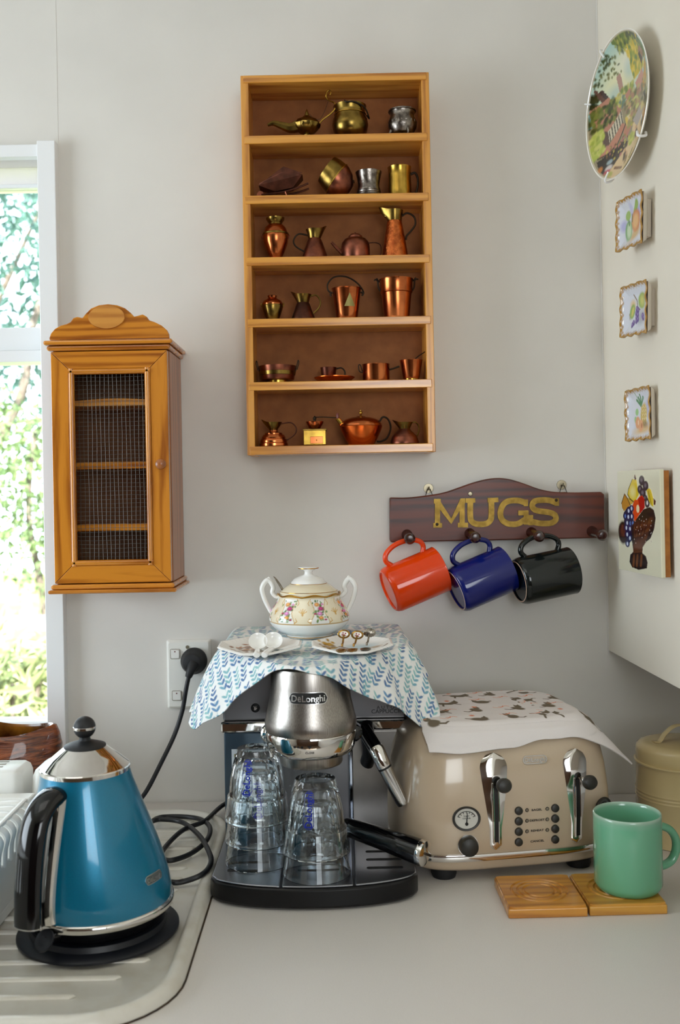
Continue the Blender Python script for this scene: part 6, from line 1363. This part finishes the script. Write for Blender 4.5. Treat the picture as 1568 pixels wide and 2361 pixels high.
# badge on the belly
def bel(az, z, out=0): q = krad(z)+out; return Vector((q*math.sin(az), -q*math.cos(az), z-KZ))+kcen(z)
azb, zb_ = math.radians(66), .083
def bw(x, y, o_): return tuple(bel(azb+x/.088, zb_+y, o_))
for nm, w_, h_, o_, m_ in (('badge', .034, .0105, .0006, 'badge_silver'), ('badge_ground', .0325, .0088, .0009, 'gauge_dark')):
    mb = MB(); xs = np.linspace(-1, 1, 18); rows = []
    for x in xs:
        X_ = x*w_/2; hh_ = math.sqrt(max(1e-9, (h_/2)**2-max(0, abs(X_)-(w_-h_)/2)**2)); rows.append([bw(X_, -hh_, 0), bw(X_, -hh_, o_), bw(X_, hh_, o_), bw(X_, hh_, 0)])
    mb.loft(rows); o = mb.build(nm, m_, kt if nm == 'badge' else bdk, smooth=30)
    if nm == 'badge': bdk = o
vs_, fs = logo_geo(.0075, 0, .0001, .98); mb = MB(); mb.add([bw(a, b-.0004, .0012) for a, b, _ in vs_], fs); mb.build('lettering', 'badge_silver', bdk, smooth=0)
# ---------------------------------------------------------------- power point, plug and cables
mat('socket_white', (236, 236, 230), .3); mat('cable_black', (22, 24, 28), .4)
p0, p1 = at(388, 1632, 0), at(487, 1473, 0); oc = (p0+p1)/2
t = thing('power_outlet', 'white double power point with two rocker switches on the wall', 'power outlet', (oc.x, 0, oc.z))
w2, h2 = (p1.x-p0.x)/2, (p1.z-p0.z)/2
mb = MB(); mb.loft([[(x, y, z) for x, z in rrect(-w2+i, w2-i, -h2+i, h2-i, .003, 4)] for i, y in ((0, -.0002), (0, -.005), (.004, -.0095))]); mb.build('face_plate', 'socket_white', t, smooth=30)
for sx, sy in ((404, 1508), (408, 1604)):
    q = at(sx, sy, .01); s_ = MB(); s_.loft([[(q.x-oc.x+x, y, q.z-oc.z+z) for x, z in rrect(-.0078+i, .0078-i, -.0078+i, .0078-i, .002, 4)] for i, y in ((0, -.009), (.0004, -.0105), (.0010, -.0128))]); sw = s_.build('rocker_switch', 'white_plastic', t, smooth=30)
    MB().disc((q.x-oc.x, -.0126, q.z-oc.z+.0045), .0012, .0006, 12).build('switch_dot', 'red_wood', sw)
    MB().tube([(q.x-oc.x+x, -.0097, q.z-oc.z+z) for x, z in rrect(-.0084, .0084, -.0084, .0084, .002, 3)], .0004, 5, closed=True).build('switch_gap', 'led', sw)
q = at(432, 1492, .01); MB().disc((q.x-oc.x, -.009, q.z-oc.z), .003, .0016, 14).build('screw', 'steel_screw', t)
pl = at(448, 1523, .012); pc = thing('power_cable', 'black power cable hanging from the plug in the wall', 'cord', (pl.x, -.0095, pl.z))
pg = MB().lathe([(0, 0), (.0215, 0), (.0225, .002), (.0225, .010), (.0200, .0135), (.0185, .026), (.0150, .033), (.008, .0350), (0, .0355)], 40, Matrix.Rotation(PI/2, 4, 'X')).build('plug', 'black_rubber', pc)
def cw(px, py, c_): p = at(px, py, c_); return (p.x-pl.x, p.y+.0095, p.z-pl.z)
MB().tube(spline([cw(447, 1530, .040), cw(440, 1546, .048), cw(434, 1562, .050)], 4), [.0095, .0095, .009, .008, .0075, .007, .0065, .006, .0052], 14).build('strain_relief', 'black_rubber', pg)
def wl(x, y, z): return (x-pl.x, y+.0095, z-pl.z)
MB().tube(spline([cw(436, 1556, .050), cw(429, 1590, .050), cw(420, 1640, .050), cw(402, 1695, .058), cw(372, 1758, .085), cw(335, 1828, .125), wl(-.345, -.165, .030), wl(-.355, -.24, .014), wl(-.345, -.34, .013), wl(-.325, -.41, .013), wl(-.315, -.435, .013)], 10), .0037, 12).build('cable', 'cable_black', pc)
zc = .0102
pts = [(-.195, -.10, .02), (-.186, -.17, .013)]
W = lambda px, py, z=zc: tuple(onz(px, py, z))
path = [(-.165, -.045, .03), W(512, 1858, .012), W(472, 1893, .0175), W(425, 1912, .017), W(388, 1945, .011), W(372, 1972, zc), W(392, 1984, zc), W(440, 1968, zc), W(476, 1938, .0185), W(484, 1908, .0185), W(462, 1889, .0125), W(420, 1883, zc), W(372, 1884, .011), W(352, 1893, .018), W(372, 1889, .019), W(420, 1896, .018), W(458, 1925, .0215), W(481, 1962, .0225), W(486, 1990, .0190), W(466, 2016, .0165), W(425, 2032, zc), W(395, 2034, zc), W(350, 2020, zc)]
pa = Vector(path[0]); t = thing('coiled_cable', 'black cable looped in a coil on the drainer behind the kettle', 'cable', pa)
MB().tube([p-pa for p in spline(path, 9)], .0037, 12).build('cable', 'cable_black', t)
# ---------------------------------------------------------------- white dish rack, cutlery holders, brown pot
XRk, ZRk = -.428, .124
rk = thing('dish_rack', 'white plastic dish rack with slotted sides on the drainer', 'dish rack', (-.60, -.55, ZD))
def rb(name, x0, x1, c0, c1, z0, z1, bevel=.003): return MB().box(x0+.60, x1+.60, .55-c1, .55-c0, z0-ZD, z1-ZD).build(name, 'white_plastic', rk, smooth=0, bevel=bevel)
rb('top_rail', -.560, -.545, .365, .74, ZRk-.010, ZRk); rb('lower_band', XRk-.004, XRk, .365, .74, .020, .076); rb('end_panel', -.78, XRk, .362, .368, .020, ZRk-.004); rb('end_rail', -.78, XRk, .352, .378, ZRk-.008, ZRk+.0005); rb('rack_floor', -.78, XRk, .365, .74, ZD, .022); rb('edge_rail', XRk-.012, XRk-.004, .365, .74, ZRk-.006, ZRk)
for k in range(15):
    c_ = .388+k*.0242
    P = spline([(-.55, ZRk-.004), (-.46, ZRk-.004), (XRk-.010, ZRk-.004), (XRk+.001, ZRk-.012), (XRk-.001, ZRk-.030), (XRk-.002, .072)] and [(-.55, 0, ZRk-.004), (-.47, 0, ZRk-.004), (XRk-.012, 0, ZRk-.004), (XRk+.002, 0, ZRk-.014), (XRk-.001, 0, ZRk-.032), (XRk-.002, 0, .072)], 5)
    mb = MB(); mb.tube([(p.x+.60, .55-c_, p.z-ZD) for p in P], .0042, 10, flat=1.7, up=(0, 0, 1)); mb.build('rib', 'white_plastic', rk, smooth=50)
def holder(x0, x1, c0, c1, z1, lean, label):
    t = thing('cutlery_holder', label, 'cutlery holder', ((x0+x1)/2, -(c0+c1)/2, ZD), group='white holders behind the dish rack'); hx, hy = (x1-x0)/2, (c1-c0)/2
    mb = MB(); mb.loft([[(x+lean*z, y, z) for x, y in rrect(-hx+i, hx-i, -hy+i, hy-i, .014-min(i, .01), 5)] for i, z in ((.003, 0), (0, .01), (0, z1-.012), (.003, z1-.004), (.009, z1))]); mb.build('holder_body', 'white_plastic', t, smooth=50)
    for k in range(4): MB().box(-hx*.5+lean*z1, hx*.5+lean*z1, -hy*.7+k*hy*.4, -hy*.7+k*hy*.4+.004, z1-.0003, z1+.0006).build('vent', 'led', t, smooth=0)
holder(-.585, -.452, .275, .345, .146, 0, 'rounded white cutlery holder nearest the window'); holder(-.4495, -.405, .262, .335, .146, .06, 'narrow white cutlery holder next to the kettle')
m, nt, b = _new('brown_glaze'); v = coords(nt, (1, 1, 7)); f = noise_n(nt, v, 14, 5, .55, 1.5); nt.links.new(mixc(nt, f, lin((70, 28, 12)), lin((150, 78, 36)), .4, .6), b.inputs['Base Color']); b.inputs['Roughness'].default_value = .1; b.inputs['Coat Weight'].default_value = .6; bump_n(nt, b, f, .55, .006)
mat('pot_inside', (150, 96, 30), .2, coat=.4, var=(70, 34, 14), vs=22)
bp = thing('glazed_pot', 'glossy brown glazed pot shaped like a hollow log by the window', 'pot', (-.572, -.130, .0145)); bp.rotation_euler = (0, 0, 0)
def prm(a): return .160-.020*math.cos(a)+.013*math.cos(2*a)
na = 72; rows = []
for q, r_ in ((0, .070), (.03, .080), (.12, .094), (.35, .108), (.6, .113), (.8, .113), (.93, .110), (1.0, .1065), (1.008, .101), (.97, .096), (.8, .098), (.5, .098), (.15, .085), (.08, .075)):
    rows.append([(r_*math.cos(a)*1.03+.002*math.sin(7*a+q*9), r_*math.sin(a)*(.62 if q < .5 else .62-.16*min(1, (q-.5)/.45)), prm(a)*q) for a in [2*PI*i/na for i in range(na)]])
mb = MB(); mb.loft(rows[:9], caps=False); mb.f.append(tuple(range(na-1, -1, -1))); mb.build('pot_wall', 'brown_glaze', bp, smooth=60)
mb = MB(); mb.loft(rows[8:], caps=False); k = (len(rows)-9)*na; mb.f.append(tuple(range(k, k+na))); mb.build('pot_inside', 'pot_inside', bp, smooth=60)
